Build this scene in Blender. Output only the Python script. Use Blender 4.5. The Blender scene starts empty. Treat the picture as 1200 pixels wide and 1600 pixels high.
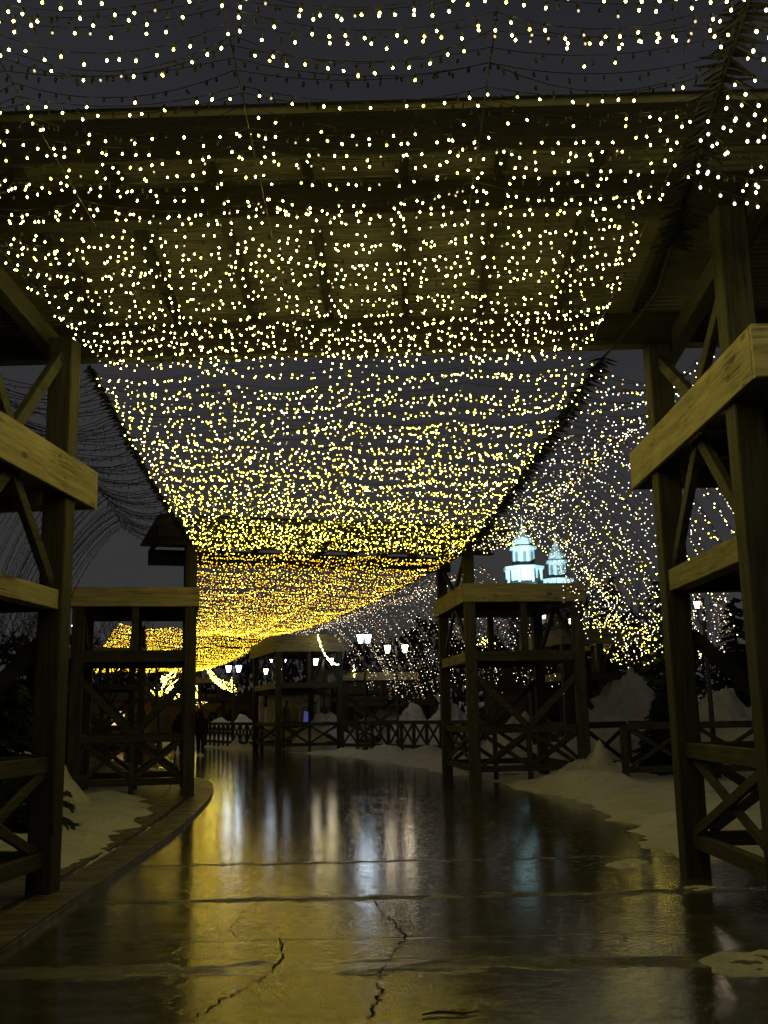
import bpy, math, random
import numpy as np
from mathutils import Vector, Matrix

random.seed(7)
rng = np.random.default_rng(11)
SC = bpy.context.scene
COL = SC.collection
R = math.radians

# ------------------------------------------------------------------ camera
PITCH, ROLL, CAMH, FPX = R(11.1), 0.02, 1.55, 1600.0
cam_d = bpy.data.cameras.new('camera')
cam = bpy.data.objects.new('camera', cam_d)
COL.objects.link(cam)
cam.matrix_world = Matrix.Translation((0, 0, CAMH)) @ Matrix.Rotation(R(90) + PITCH, 4, 'X') @ Matrix.Rotation(-ROLL, 4, 'Z')
cam_d.sensor_fit = 'VERTICAL'
cam_d.sensor_height = 36.0
cam_d.lens = 36.0
cam_d.clip_start = 0.05
cam_d.clip_end = 2000
SC.camera = cam

_F = Vector((0, math.cos(PITCH), math.sin(PITCH)))
_U0 = Vector((0, -math.sin(PITCH), math.cos(PITCH)))
_R0 = Vector((1, 0, 0))
_R = _R0 * math.cos(ROLL) - _U0 * math.sin(ROLL)
_U = _U0 * math.cos(ROLL) + _R0 * math.sin(ROLL)


def ray(px, py):
    return _F + _R * ((px - 600) / FPX) + _U * ((800 - py) / FPX)


def W(px, py, d):
    """point seen at photo pixel (px, py), d metres ahead"""
    r = ray(px, py)
    return Vector((0, 0, CAMH)) + r * (d / r.y)


def G(px, py):
    """point of the ground seen at photo pixel"""
    r = ray(px, py)
    return Vector((0, 0, CAMH)) + r * (-CAMH / r.z)


# ------------------------------------------------------------------ materials
def new_mat(name):
    m = bpy.data.materials.new(name)
    m.use_nodes = True
    nt = m.node_tree
    for n in list(nt.nodes):
        nt.nodes.remove(n)
    out = nt.nodes.new('ShaderNodeOutputMaterial')
    return m, nt, out


class N:
    def __init__(s, nt):
        s.nt = nt

    def node(s, t, **kw):
        n = s.nt.nodes.new(t)
        for k, v in kw.items():
            setattr(n, k, v)
        return n

    def link(s, a, b):
        s.nt.links.new(a, b)

    def inp(s, sock, v):
        if isinstance(v, bpy.types.NodeSocket):
            s.nt.links.new(v, sock)
        else:
            sock.default_value = v

    def math(s, op, a, b=0.0, clamp=False):
        n = s.node('ShaderNodeMath', operation=op, use_clamp=clamp)
        s.inp(n.inputs[0], a)
        s.inp(n.inputs[1], b)
        return n.outputs[0]

    def noise(s, vec, scale, detail=4, rough=0.55, dist=0.0):
        n = s.node('ShaderNodeTexNoise')
        if vec is not None:
            s.link(vec, n.inputs['Vector'])
        n.inputs['Scale'].default_value = scale
        n.inputs['Detail'].default_value = detail
        n.inputs['Roughness'].default_value = rough
        n.inputs['Distortion'].default_value = dist
        return n.outputs['Fac']

    def mapping(s, vec, scale=(1, 1, 1), rot=(0, 0, 0)):
        n = s.node('ShaderNodeMapping')
        s.link(vec, n.inputs['Vector'])
        n.inputs['Scale'].default_value = scale
        n.inputs['Rotation'].default_value = rot
        return n.outputs['Vector']

    def ramp(s, fac, stops):
        n = s.node('ShaderNodeValToRGB')
        e = n.color_ramp.elements
        while len(e) < len(stops):
            e.new(0.5)
        for el, (p, c) in zip(e, stops):
            el.position = p
            el.color = (c[0], c[1], c[2], 1) if not isinstance(c, (int, float)) else (c, c, c, 1)
        s.inp(n.inputs[0], fac)
        return n.outputs[0]

    def mix(s, fac, a, b):
        n = s.node('ShaderNodeMix', data_type='RGBA')
        s.inp(n.inputs[0], fac)
        for sock, v in ((n.inputs[6], a), (n.inputs[7], b)):
            if isinstance(v, tuple):
                v = (v[0], v[1], v[2], 1)
            s.inp(sock, v)
        return n.outputs[2]

    def maprange(s, v, a, b, c, d, smooth=False):
        n = s.node('ShaderNodeMapRange')
        if smooth:
            n.interpolation_type = 'SMOOTHSTEP'
        s.inp(n.inputs[0], v)
        for i, x in enumerate((a, b, c, d)):
            n.inputs[i + 1].default_value = x
        return n.outputs[0]

    def bump(s, h, strength, dist=0.02, normal=None):
        n = s.node('ShaderNodeBump')
        n.inputs['Strength'].default_value = strength
        n.inputs['Distance'].default_value = dist
        s.link(h, n.inputs['Height'])
        if normal is not None:
            s.link(normal, n.inputs['Normal'])
        return n.outputs[0]

    def bsdf(s, out, color, rough, normal=None, spec=0.5, metal=0.0, ior=1.5):
        b = s.node('ShaderNodeBsdfPrincipled')
        if isinstance(color, tuple):
            color = (color[0], color[1], color[2], 1)
        s.inp(b.inputs['Base Color'], color)
        s.inp(b.inputs['Roughness'], rough)
        s.inp(b.inputs['Specular IOR Level'], spec)
        b.inputs['Metallic'].default_value = metal
        b.inputs['IOR'].default_value = ior
        if normal is not None:
            s.link(normal, b.inputs['Normal'])
        s.link(b.outputs[0], out.inputs['Surface'])
        return b


def plain(name, col, rough=0.7, spec=0.3, var=0.25, scale=8, metal=0.0):
    m, nt, out = new_mat(name)
    n = N(nt)
    co = n.node('ShaderNodeTexCoord').outputs['Object']
    f = n.noise(co, scale, 5)
    lo = tuple(c * (1 - var) for c in col)
    hi = tuple(min(1, c * (1 + var)) for c in col)
    n.bsdf(out, n.ramp(f, [(0.3, lo), (0.7, hi)]), rough, spec=spec, metal=metal,
           normal=n.bump(n.noise(co, scale * 4, 4), 0.25, 0.01))
    return m


def emit(name, col, strength):
    m, nt, out = new_mat(name)
    e = nt.nodes.new('ShaderNodeEmission')
    e.inputs[0].default_value = (*col, 1)
    e.inputs[1].default_value = strength
    nt.links.new(e.outputs[0], out.inputs['Surface'])
    return m


def wood(name, axis, light, dark, knots=True):
    """sawn timber, grain running along one object axis"""
    m, nt, out = new_mat(name)
    n = N(nt)
    co = n.node('ShaderNodeTexCoord').outputs['Object']
    info = n.node('ShaderNodeObjectInfo')
    off = n.node('ShaderNodeVectorMath', operation='ADD')
    n.link(co, off.inputs[0])
    comb = n.node('ShaderNodeCombineXYZ')
    r37 = n.math('MULTIPLY', info.outputs['Random'], 37.0)
    for i in range(3):
        n.link(r37, comb.inputs[i])
    n.link(comb.outputs[0], off.inputs[1])
    v = off.outputs[0]
    sc = [9.0, 9.0, 9.0]
    sc[axis] = 0.55
    grain = n.noise(n.mapping(v, tuple(sc)), 2.2, 8, 0.65, 0.6)
    fine = n.noise(n.mapping(v, tuple(x * 3 for x in sc)), 4.0, 6, 0.7)
    blot = n.noise(v, 1.7, 4)
    sc2 = [14.0, 14.0, 14.0]
    sc2[axis] = 0.7
    crack = n.noise(n.mapping(v, tuple(sc2)), 1.2, 3, 0.5, 0.4)
    crackm = n.maprange(n.math('ABSOLUTE', n.math('SUBTRACT', crack, 0.5)), 0.0, 0.020, 1, 0)
    crackm = n.math('MULTIPLY', crackm, n.maprange(blot, 0.45, 0.6, 0, 1))
    mid = tuple((a + b) / 2 for a, b in zip(light, dark))
    c = n.ramp(grain, [(0.28, dark), (0.5, mid), (0.72, light)])
    c = n.mix(n.maprange(fine, 0.35, 0.7, 0.35, 0.0), c, tuple(x * 0.55 for x in dark))
    c = n.mix(n.maprange(blot, 0.5, 0.75, 0, 0.5), c, tuple(x * 0.6 for x in dark))
    if knots:
        vo = n.node('ShaderNodeTexVoronoi')
        s3 = [3.0, 3.0, 3.0]
        s3[axis] = 1.3
        n.link(n.mapping(v, tuple(s3)), vo.inputs['Vector'])
        vo.inputs['Scale'].default_value = 1.2
        k = n.maprange(vo.outputs['Distance'], 0.06, 0.13, 0.8, 0.0)
        c = n.mix(k, c, tuple(x * 0.3 for x in dark))
    c = n.mix(crackm, c, (0.012, 0.01, 0.007))
    tone = n.maprange(info.outputs['Random'], 0, 1, 0.75, 1.2)
    hsv = n.node('ShaderNodeHueSaturation')
    n.link(c, hsv.inputs['Color'])
    n.link(tone, hsv.inputs['Value'])
    h = n.math('ADD', n.math('MULTIPLY', grain, 0.6), n.math('SUBTRACT', n.math('MULTIPLY', fine, 0.5), crackm))
    n.bsdf(out, hsv.outputs[0], 0.72, n.bump(h, 0.55, 0.012), spec=0.3)
    return m


SHADED_L, SHADED_D = (0.085, 0.084, 0.070), (0.017, 0.0165, 0.014)  # same wood as the boards, shade painted into a darker colour
LIT_L, LIT_D = (0.52, 0.465, 0.29), (0.19, 0.165, 0.10)  # same wood as the posts, bulb light painted in as a lighter colour
M_POST = [wood('shaded_timber_%s' % a, i, SHADED_L, SHADED_D) for i, a in enumerate('xyz')]
M_BOARD = [wood('lit_board_%s' % a, i, LIT_L, LIT_D) for i, a in enumerate('xyz')]
M_ROOFW = [wood('roof_timber_%s' % a, i, (0.042, 0.041, 0.034), (0.018, 0.0175, 0.015)) for i, a in enumerate('xyz')]
M_DARKW = wood('dark_timber', 1, (0.12, 0.10, 0.07), (0.05, 0.043, 0.03))
M_METAL = plain('dark_metal', (0.03, 0.03, 0.032), 0.5, 0.5)
M_CABLE = plain('black_cable', (0.012, 0.012, 0.012), 0.6, 0.3)
M_FRINGE = plain('dark_green_plastic', (0.008, 0.009, 0.007), 0.7, 0.2)
M_SHEET = plain('galvanised_sheet', (0.115, 0.112, 0.095), 0.5, 0.4, 0.35, 2.0, 0.2)
M_BARK = plain('bark', (0.05, 0.042, 0.035), 0.85, 0.2)
M_NEEDLE = plain('spruce_needles', (0.035, 0.05, 0.03), 0.8, 0.2)
M_COAT = plain('black_coat', (0.012, 0.012, 0.014), 0.8, 0.2)
M_JEANS = plain('dark_jeans', (0.02, 0.024, 0.035), 0.8, 0.2)
M_SKIN = plain('skin', (0.4, 0.25, 0.18), 0.6, 0.3, 0.1)
M_HAIR = plain('dark_hair', (0.015, 0.011, 0.009), 0.6, 0.3)
M_PALE = plain('pale_paint', (0.72, 0.70, 0.60), 0.6, 0.3)
M_STONE = plain('pale_stone', (0.62, 0.66, 0.66), 0.8, 0.2, 0.1, 0.5)
M_STALL = plain('stall_boards', (0.13, 0.085, 0.045), 0.75, 0.2)
M_WINHAZE = plain('hazy_window', (0.22, 0.26, 0.27), 0.4, 0.4)  # pane colour lightened to grey, imitating haze over the far towers
M_GLASSD = plain('dark_glass', (0.01, 0.01, 0.012), 0.15, 0.5)

M_B_WHITE = emit('bulb_warm_white', (1.0, 0.84, 0.20), 38.0)
M_B_WARM = emit('bulb_yellow', (1.0, 0.78, 0.055), 32.0)
M_B_GOLD = emit('bulb_gold', (1.0, 0.73, 0.035), 3.7)
M_B_AMBER = emit('bulb_amber', (1.0, 0.36, 0.02), 2.6)
M_B_DIM = emit('bulb_dim', (1.0, 0.74, 0.40), 1.1)
M_B_COOL = emit('bulb_cool', (1.0, 0.92, 0.66), 6.0)
M_LAMP_B = emit('lamp_glass_bluish', (0.72, 0.86, 1.0), 17.0)
M_LAMP_W = emit('lamp_glass_warm', (1.0, 0.83, 0.58), 15.0)
M_WINDOW = emit('lit_window_warm', (1.0, 0.68, 0.25), 1.1)
M_WINBLUE = emit('lit_display_blue', (0.16, 0.15, 0.62), 0.28)


def mat_snow():
    m, nt, out = new_mat('old_snow')
    n = N(nt)
    co = n.node('ShaderNodeTexCoord').outputs['Object']
    a = n.noise(co, 0.9, 6, 0.6)
    b = n.noise(co, 7, 6, 0.65)
    c = n.ramp(a, [(0.3, (0.60, 0.585, 0.53)), (0.5, (0.78, 0.775, 0.74)), (0.7, (0.88, 0.88, 0.87))])
    c = n.mix(n.maprange(b, 0.58, 0.76, 0, 0.5), c, (0.13, 0.11, 0.08))
    spk = n.noise(co, 60, 2)
    c = n.mix(n.maprange(spk, 0.64, 0.70, 0, 0.7), c, (0.06, 0.05, 0.04))
    h = n.math('ADD', n.math('MULTIPLY', b, 1.0), n.math('MULTIPLY', n.noise(co, 17, 5, 0.75), 0.7))
    n.bsdf(out, c, 0.65, n.bump(h, 1.0, 0.09), spec=0.35)
    return m


def mat_path():
    m, nt, out = new_mat('wet_path_surface')
    n = N(nt)
    co = n.node('ShaderNodeTexCoord').outputs['Object']
    sep = n.node('ShaderNodeSeparateXYZ')
    n.link(co, sep.inputs[0])
    X, Y = sep.outputs[0], sep.outputs[1]
    big = n.noise(co, 0.5, 5, 0.6)
    mid = n.noise(n.mapping(co, (1.0, 2.6, 1.0)), 2.1, 6, 0.62, 0.4)
    fine = n.noise(co, 60, 5, 0.7)
    pit = n.noise(co, 22, 3, 0.6)
    wob = n.math('MULTIPLY', n.math('SUBTRACT', n.noise(co, 2.4, 5, 0.65), 0.5), 0.60)
    Yw = n.math('ADD', Y, wob)
    band = None
    for y0, w in ((6.80, 0.13), (9.25, 0.09), (11.4, 0.06)):
        d = n.math('ABSOLUTE', n.math('SUBTRACT', Yw, y0))
        k = n.maprange(d, w * 0.55, w * 1.3, 1, 0, True)
        band = k if band is None else n.math('MAXIMUM', band, k)
    band = n.math('MULTIPLY', band, n.maprange(n.noise(n.mapping(co, (0.8, 2.2, 1.0)), 1.3, 4, 0.6), 0.40, 0.54, 0.05, 1, True))
    joint = None
    for y0 in (7.62,):
        d = n.math('ABSOLUTE', n.math('SUBTRACT', n.math('ADD', Y, n.math('MULTIPLY', wob, 0.07)), y0))
        k = n.maprange(d, 0.005, 0.016, 1, 0)
        joint = k if joint is None else n.math('MAXIMUM', joint, k)
    joint = n.math('MULTIPLY', joint, n.maprange(n.noise(co, 0.7, 3), 0.42, 0.52, 0.1, 0.9))
    c = n.ramp(mid, [(0.3, (0.040, 0.036, 0.028)), (0.55, (0.070, 0.064, 0.049)), (0.75, (0.105, 0.095, 0.07))])
    c = n.mix(n.maprange(big, 0.4, 0.65, 0.0, 0.6), c, (0.03, 0.027, 0.024))
    c = n.mix(n.maprange(pit, 0.66, 0.72, 0, 0.8), c, (0.01, 0.009, 0.008))
    c = n.mix(n.math('MULTIPLY', band, 0.8), c, (0.014, 0.012, 0.01))
    c = n.mix(joint, c, (0.004, 0.004, 0.004))
    wet = n.math('ADD', n.math('MULTIPLY', big, 0.5), n.math('MULTIPLY', mid, 0.5))
    rough = n.maprange(wet, 0.40, 0.62, 0.025, 0.09)
    near = n.maprange(Y, 7.0, 14.0, 0.03, 0.0)
    rough = n.math('ADD', rough, n.math('ADD', near, n.math('MULTIPLY', n.math('MAXIMUM', band, joint), 0.06)))
    grit = n.noise(n.mapping(co, (1.0, 1.0, 1.0)), 75, 3, 0.75)
    c = n.mix(n.maprange(grit, 0.55, 0.75, 0, 0.6), c, (0.012, 0.011, 0.009))
    rough = n.math('ADD', rough, n.maprange(n.noise(co, 4.5, 6, 0.7), 0.48, 0.62, 0.0, 0.04))
    spot = n.maprange(n.noise(n.mapping(co, (1.0, 0.75, 1.0)), 10, 6, 0.72), 0.56, 0.63, 0, 1)
    spot = n.math('MULTIPLY', spot, n.maprange(n.noise(co, 0.8, 3), 0.38, 0.55, 0.25, 1))
    c = n.mix(n.math('MULTIPLY', spot, 0.9), c, (0.011, 0.010, 0.008))
    scab = n.maprange(n.noise(n.mapping(co, (0.55, 1.3, 1.0)), 2.6, 6, 0.68), 0.50, 0.60, 0, 1)
    rough = n.math('ADD', rough, n.math('MULTIPLY', scab, n.maprange(Y, 8.0, 16.0, 0.06, 0.02)))
    rough = n.math('ADD', rough, n.math('MULTIPLY', spot, 0.06))
    c = n.mix(n.math('MULTIPLY', scab, 0.45), c, (0.088, 0.079, 0.058))
    h = n.math('ADD', n.math('ADD', n.math('MULTIPLY', fine, 0.10), n.math('MULTIPLY', grit, 0.22)), n.math('MULTIPLY', mid, 0.5))
    h = n.math('SUBTRACT', h, n.math('MULTIPLY', n.maprange(pit, 0.6, 0.72, 0, 1), 0.25))
    b0 = n.bump(n.noise(co, 8, 4, 0.62), 0.05, 0.03)
    h = n.math('SUBTRACT', h, n.math('MULTIPLY', spot, 0.5))
    b1 = n.bump(h, 0.085, 0.02, b0)
    coarse = n.noise(co, 26, 4, 0.85)
    hb = n.math('MULTIPLY', n.math('MULTIPLY', band, coarse), 1.0)
    b2 = n.bump(n.math('SUBTRACT', hb, n.math('MULTIPLY', joint, 0.4)), 0.9, 0.035, b1)
    n.bsdf(out, c, rough, b2, spec=1.0, ior=1.6)
    return m


def mat_paving():
    m, nt, out = new_mat('paving_blocks')
    n = N(nt)
    uv = n.node('ShaderNodeTexCoord').outputs['UV']
    br = n.node('ShaderNodeTexBrick')
    n.link(uv, br.inputs['Vector'])
    br.inputs['Scale'].default_value = 1.0
    br.inputs['Brick Width'].default_value = 0.2
    br.inputs['Row Height'].default_value = 0.45
    br.inputs['Mortar Size'].default_value = 0.014
    br.inputs['Mortar Smooth'].default_value = 0.3
    br.offset = 0.0
    br.inputs['Color1'].default_value = (0.07, 0.06, 0.048, 1)
    br.inputs['Color2'].default_value = (0.15, 0.128, 0.10, 1)
    br.inputs['Mortar'].default_value = (0.012, 0.011, 0.009, 1)
    co = n.node('ShaderNodeTexCoord').outputs['Object']
    f = n.noise(co, 5, 6, 0.65)
    c = n.mix(n.maprange(f, 0.4, 0.7, 0, 0.6), br.outputs[0], (0.035, 0.03, 0.024))
    h = n.math('ADD', n.math('MULTIPLY', br.outputs['Fac'], -0.6), n.math('MULTIPLY', n.noise(co, 30, 5, 0.7), 0.4))
    n.bsdf(out, c, n.maprange(f, 0.35, 0.65, 0.32, 0.6), n.bump(h, 0.6, 0.02), spec=0.5)
    return m


M_SNOW, M_PATH, M_PAVE = mat_snow(), mat_path(), mat_paving()
M_GROUND = plain('trodden_snow', (0.24, 0.22, 0.18), 0.7, 0.3, 0.5, 1.2)
M_CRACK = plain('crack_shadow', (0.006, 0.005, 0.004), 0.9, 0.0)


# ------------------------------------------------------------------ mesh helpers
def tag(o, label=None, cat=None, group=None, kind=None):
    for k, v in (('label', label), ('category', cat), ('group', group), ('kind', kind)):
        if v:
            o[k] = v
    return o


def empty(name, loc=(0, 0, 0), rz=0.0):
    o = bpy.data.objects.new(name, None)
    o.empty_display_size = 0.2
    COL.objects.link(o)
    o.location = loc
    o.rotation_euler = (0, 0, rz)
    return o


class MB:
    def __init__(s):
        s.v, s.f, s.mi = [], [], []

    def add(s, vs, fs, mi=0):
        b = len(s.v)
        s.v.extend([tuple(p) for p in vs])
        s.f.extend([tuple(i + b for i in f) for f in fs])
        s.mi.extend([mi] * len(fs))
        return s

    def beam(s, p0, p1, w, h, up=(0, 0, 1), mi=0, ch=0.006):
        """chamfered square timber between two points; w across, h along 'up'"""
        p0, p1 = Vector(p0), Vector(p1)
        d = (p1 - p0)
        L = d.length
        d = d / L
        up = Vector(up)
        if abs(d.dot(up)) > 0.98:
            up = Vector((0, 1, 0))
        a = d.cross(up).normalized()
        u = a.cross(d).normalized()
        ch = min(ch, w * 0.2, h * 0.2)
        prof = [(-w / 2 + ch, -h / 2), (w / 2 - ch, -h / 2), (w / 2, -h / 2 + ch), (w / 2, h / 2 - ch),
                (w / 2 - ch, h / 2), (-w / 2 + ch, h / 2), (-w / 2, h / 2 - ch), (-w / 2, -h / 2 + ch)]
        vs = []
        for p in (p0, p1):
            for x, y in prof:
                vs.append(p + a * x + u * y)
        fs = [(i, (i + 1) % 8, 8 + (i + 1) % 8, 8 + i) for i in range(8)]
        fs += [tuple(range(7, -1, -1)), tuple(range(8, 16))]
        return s.add(vs, fs, mi)

    def tube(s, pts, r, n=6, mi=0, cap=True):
        pts = [Vector(p) for p in pts]
        rr = r if isinstance(r, (list, tuple)) else [r] * len(pts)
        vs = []
        for i, p in enumerate(pts):
            t = (pts[min(i + 1, len(pts) - 1)] - pts[max(i - 1, 0)])
            t = t.normalized() if t.length > 1e-9 else Vector((0, 0, 1))
            ref = Vector((0, 0, 1)) if abs(t.z) < 0.9 else Vector((1, 0, 0))
            a = t.cross(ref).normalized()
            b = a.cross(t)
            for k in range(n):
                an = 2 * math.pi * k / n
                vs.append(p + (a * math.cos(an) + b * math.sin(an)) * rr[i])
        fs = []
        for i in range(len(pts) - 1):
            for k in range(n):
                fs.append((i * n + k, i * n + (k + 1) % n, (i + 1) * n + (k + 1) % n, (i + 1) * n + k))
        if cap:
            fs.append(tuple(range(n - 1, -1, -1)))
            fs.append(tuple(range((len(pts) - 1) * n, len(pts) * n)))
        return s.add(vs, fs, mi)

    def lathe(s, prof, c=(0, 0, 0), n=12, mi=0):
        c = Vector(c)
        vs = []
        for r, z in prof:
            for k in range(n):
                an = 2 * math.pi * (k + 0.5) / n
                vs.append(c + Vector((r * math.cos(an), r * math.sin(an), z)))
        fs = []
        for i in range(len(prof) - 1):
            for k in range(n):
                fs.append((i * n + k, i * n + (k + 1) % n, (i + 1) * n + (k + 1) % n, (i + 1) * n + k))
        fs.append(tuple(range(n - 1, -1, -1)))
        fs.append(tuple(range((len(prof) - 1) * n, len(prof) * n)))
        return s.add(vs, fs, mi)

    def prism(s, outline, axis_a, axis_b, thick_vec, origin, mi=0):
        o, A, B, T = Vector(origin), Vector(axis_a), Vector(axis_b), Vector(thick_vec)
        n = len(outline)
        vs = [o + A * x + B * y for x, y in outline] + [o + A * x + B * y + T for x, y in outline]
        fs = [tuple(range(n - 1, -1, -1)), tuple(range(n, 2 * n))]
        fs += [(i, (i + 1) % n, n + (i + 1) % n, n + i) for i in range(n)]
        return s.add(vs, fs, mi)

    def build(s, name, mats, parent=None, smooth=False):
        me = bpy.data.meshes.new(name)
        me.from_pydata(s.v, [], s.f)
        mats = mats if isinstance(mats, (list, tuple)) else [mats]
        for m in mats:
            me.materials.append(m)
        if len(mats) > 1:
            me.polygons.foreach_set('material_index', s.mi)
        if smooth:
            me.polygons.foreach_set('use_smooth', [True] * len(me.polygons))
        me.validate()
        me.update()
        o = bpy.data.objects.new(name, me)
        COL.objects.link(o)
        if parent is not None:
            o.parent = parent
        return o


def np_mesh(name, V, Fq, mats, mi=None, parent=None, smooth=True):
    """mesh from arrays: V (n,3), F (m,k)"""
    me = bpy.data.meshes.new(name)
    k = Fq.shape[1]
    me.vertices.add(len(V))
    me.vertices.foreach_set('co', np.ascontiguousarray(V, dtype=np.float32).ravel())
    me.loops.add(Fq.size)
    me.loops.foreach_set('vertex_index', np.ascontiguousarray(Fq, dtype=np.int32).ravel())
    me.polygons.add(len(Fq))
    me.polygons.foreach_set('loop_start', np.arange(0, Fq.size, k, dtype=np.int32))
    me.polygons.foreach_set('loop_total', np.full(len(Fq), k, dtype=np.int32))
    for m in (mats if isinstance(mats, (list, tuple)) else [mats]):
        me.materials.append(m)
    if mi is not None:
        me.polygons.foreach_set('material_index', np.asarray(mi, dtype=np.int32))
    me.polygons.foreach_set('use_smooth', np.full(len(Fq), smooth))
    me.update(calc_edges=True)
    o = bpy.data.objects.new(name, me)
    COL.objects.link(o)
    if parent is not None:
        o.parent = parent
    return o


# value noise for shaping snow
_lat = rng.random((256, 256))


def vnoise(x, y):
    xi, yi = np.floor(x).astype(int), np.floor(y).astype(int)
    fx, fy = x - xi, y - yi
    fx, fy = fx * fx * (3 - 2 * fx), fy * fy * (3 - 2 * fy)
    g = lambda a, b: _lat[a % 256, b % 256]
    return (g(xi, yi) * (1 - fx) + g(xi + 1, yi) * fx) * (1 - fy) + (g(xi, yi + 1) * (1 - fx) + g(xi + 1, yi + 1) * fx) * fy


def fbm(x, y, o=4):
    t, a = 0, 0.5
    for i in range(o):
        t = t + a * vnoise(x * 2 ** i + 17.3 * i, y * 2 ** i + 5.1 * i)
        a *= 0.5
    return t


# ------------------------------------------------------------------ strings of bulbs
def bulb_template(near):
    """teardrop bulb hanging down from its origin, radius 1"""
    if near:
        prof = [(0.0, -2.3), (0.55, -2.05), (0.95, -1.4), (0.9, -0.75), (0.5, -0.1), (0.0, 0.0)]
        n = 8
    else:
        prof = [(0.0, -1.9), (0.95, -1.0), (0.0, 0.0)]
        n = 4
    V, F = [], []
    for r, z in prof[1:-1]:
        for k in range(n):
            a = 2 * math.pi * k / n
            V.append((r * math.cos(a), r * math.sin(a), z))
    m = len(prof) - 2
    V += [(0, 0, prof[0][1]), (0, 0, prof[-1][1])]
    for i in range(m - 1):
        for k in range(n):
            a, b, c, d = i * n + k, i * n + (k + 1) % n, (i + 1) * n + (k + 1) % n, (i + 1) * n + k
            F += [(a, b, c), (a, c, d)]
    for k in range(n):
        F.append((m * n, (k + 1) % n, k))
        F.append((m * n + 1, (m - 1) * n + k, (m - 1) * n + (k + 1) % n))
    return np.array(V, float), np.array(F, int)


BT_NEAR, BT_FAR = bulb_template(True), bulb_template(False)


def tilt_rows(n, amp):
    """small random swing of hanging bulbs"""
    return rng.normal(0, amp, (n, 2))


def place(template, P, r, amp=0.2):
    V0, F0 = template
    n = len(P)
    t = tilt_rows(n, amp)
    V = V0[None] * r
    V = np.repeat(V, n, 0) if len(V) == 1 else V
    V = np.array(V)
    V[:, :, 0] += V[:, :, 2] * t[:, 0:1]
    V[:, :, 1] += V[:, :, 2] * t[:, 1:2]
    V = V + P[:, None, :]
    F = (F0[None] + (np.arange(n) * len(V0))[:, None, None]).reshape(-1, 3)
    return V.reshape(-1, 3), F


def resample(poly, step, jit):
    poly = np.asarray(poly, float)
    seg = np.linalg.norm(np.diff(poly, axis=0), axis=1)
    cum = np.concatenate([[0], np.cumsum(seg)])
    s = np.arange(step * rng.random(), cum[-1], step)
    s = np.clip(s + rng.normal(0, step * jit, len(s)), 0, cum[-1])
    return np.stack([np.interp(s, cum, poly[:, i]) for i in range(3)], 1)


SINGLE_BULB = {}


def light_string(net, poly, step=0.1, lit=0.95, near=False, r=0.0135, mats=(M_B_WARM,), probs=(1.0,), cable_r=0.0028,
                 singles=None, jit=0.12, sock=True):
    """one cable (part of the net) with dark sockets and unlit bulbs; its lit bulbs are the sub-part"""
    mb = MB()
    pts = [Vector(p) for p in poly]
    mb.tube(pts, cable_r, 3, cap=False)
    P = resample(poly, step, jit)
    P = P - np.array([0, 0, 1.0]) * (rng.random((len(P), 1)) ** 2) * 0.05 * (0.7 if near else 1.0)
    on = rng.random(len(P)) < lit
    sl = 0.028 if near else 0.02
    if sock:
        for p in P:
            p = Vector(p)
            a = Vector((random.gauss(0, 0.18), random.gauss(0, 0.18), -1)).normalized()
            mb.tube([p + a * 0.002, p + a * sl], 0.0075 if near else 0.006, 4 if near else 3)
    if (~on).any() and sock:
        V, F = place(BT_FAR, P[~on] - np.array([0, 0, sl]), r * 0.55)
        mb.add(V.tolist(), F.tolist())
    s = mb.build('light_string', M_CABLE, net)
    Q = P[on] - np.array([0, 0, sl if sock else 0.0])
    if len(Q) == 0:
        return s
    mi = rng.choice(len(mats), len(Q), p=np.array(probs) / sum(probs))
    keep = np.ones(len(Q), bool)
    if singles is not None:
        for i, q in enumerate(Q):
            if singles['left'] > 0 and singles['see'](q):
                key = (near, mats[mi[i]].name)
                if key not in SINGLE_BULB:
                    V, F = BT_NEAR
                    me_o = np_mesh('bulb', V * r, F, mats[mi[i]])
                    SINGLE_BULB[key] = me_o.data
                    bpy.data.objects.remove(me_o)
                b = bpy.data.objects.new('bulb', SINGLE_BULB[key])
                COL.objects.link(b)
                b.parent = s
                b.location = q
                b.rotation_euler = (random.gauss(0, 0.2), random.gauss(0, 0.2), 0)
                singles['left'] -= 1
                keep[i] = False
    Q, mi = Q[keep], mi[keep]
    if len(Q):
        T = BT_NEAR if near else BT_FAR
        V, F = place(T, Q, r)
        o = np_mesh('bulbs', V, F, list(mats), np.repeat(mi, len(T[1])), s)
        o['kind'] = 'stuff'
    return s


def swag(supports, sag, n=7):
    """cable hung over a row of supports, drooping between them"""
    out = []
    for i in range(len(supports) - 1):
        a, b = np.array(supports[i], float), np.array(supports[i + 1], float)
        sg = sag * rng.uniform(0.45, 1.5)
        for k in range(n):
            t = k / n
            p = a + (b - a) * t
            p[2] -= sg * 4 * t * (1 - t)
            out.append(p)
    out.append(np.array(supports[-1], float))
    return out


def lerp(a, b, t):
    return [x + (y - x) * t for x, y in zip(a, b)]


def fringe(net, edge, step, length, name='garland'):
    """the edge cable: a thick bundle with the dark plug ends of every string sticking out of it"""
    mb = MB()
    mb.tube([Vector(p) for p in edge], 0.016, 6)
    mb.tube([Vector(p) + Vector((0.02, 0, 0.015)) for p in edge], 0.01, 5)
    P = resample(edge, step, 0.2)
    for p in P:
        p = Vector(p)
        for sx in (-1, 1):
            L = length * random.uniform(0.55, 1.15)
            d = Vector((sx * random.uniform(0.75, 1.0), random.uniform(-0.45, 0.2), random.uniform(-0.75, -0.05))).normalized()
            q = p + d * L
            mb.tube([p, p + d * L * 0.35, q], [0.006, 0.014, 0.004], 4)
    return mb.build(name, M_FRINGE, net)


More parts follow.
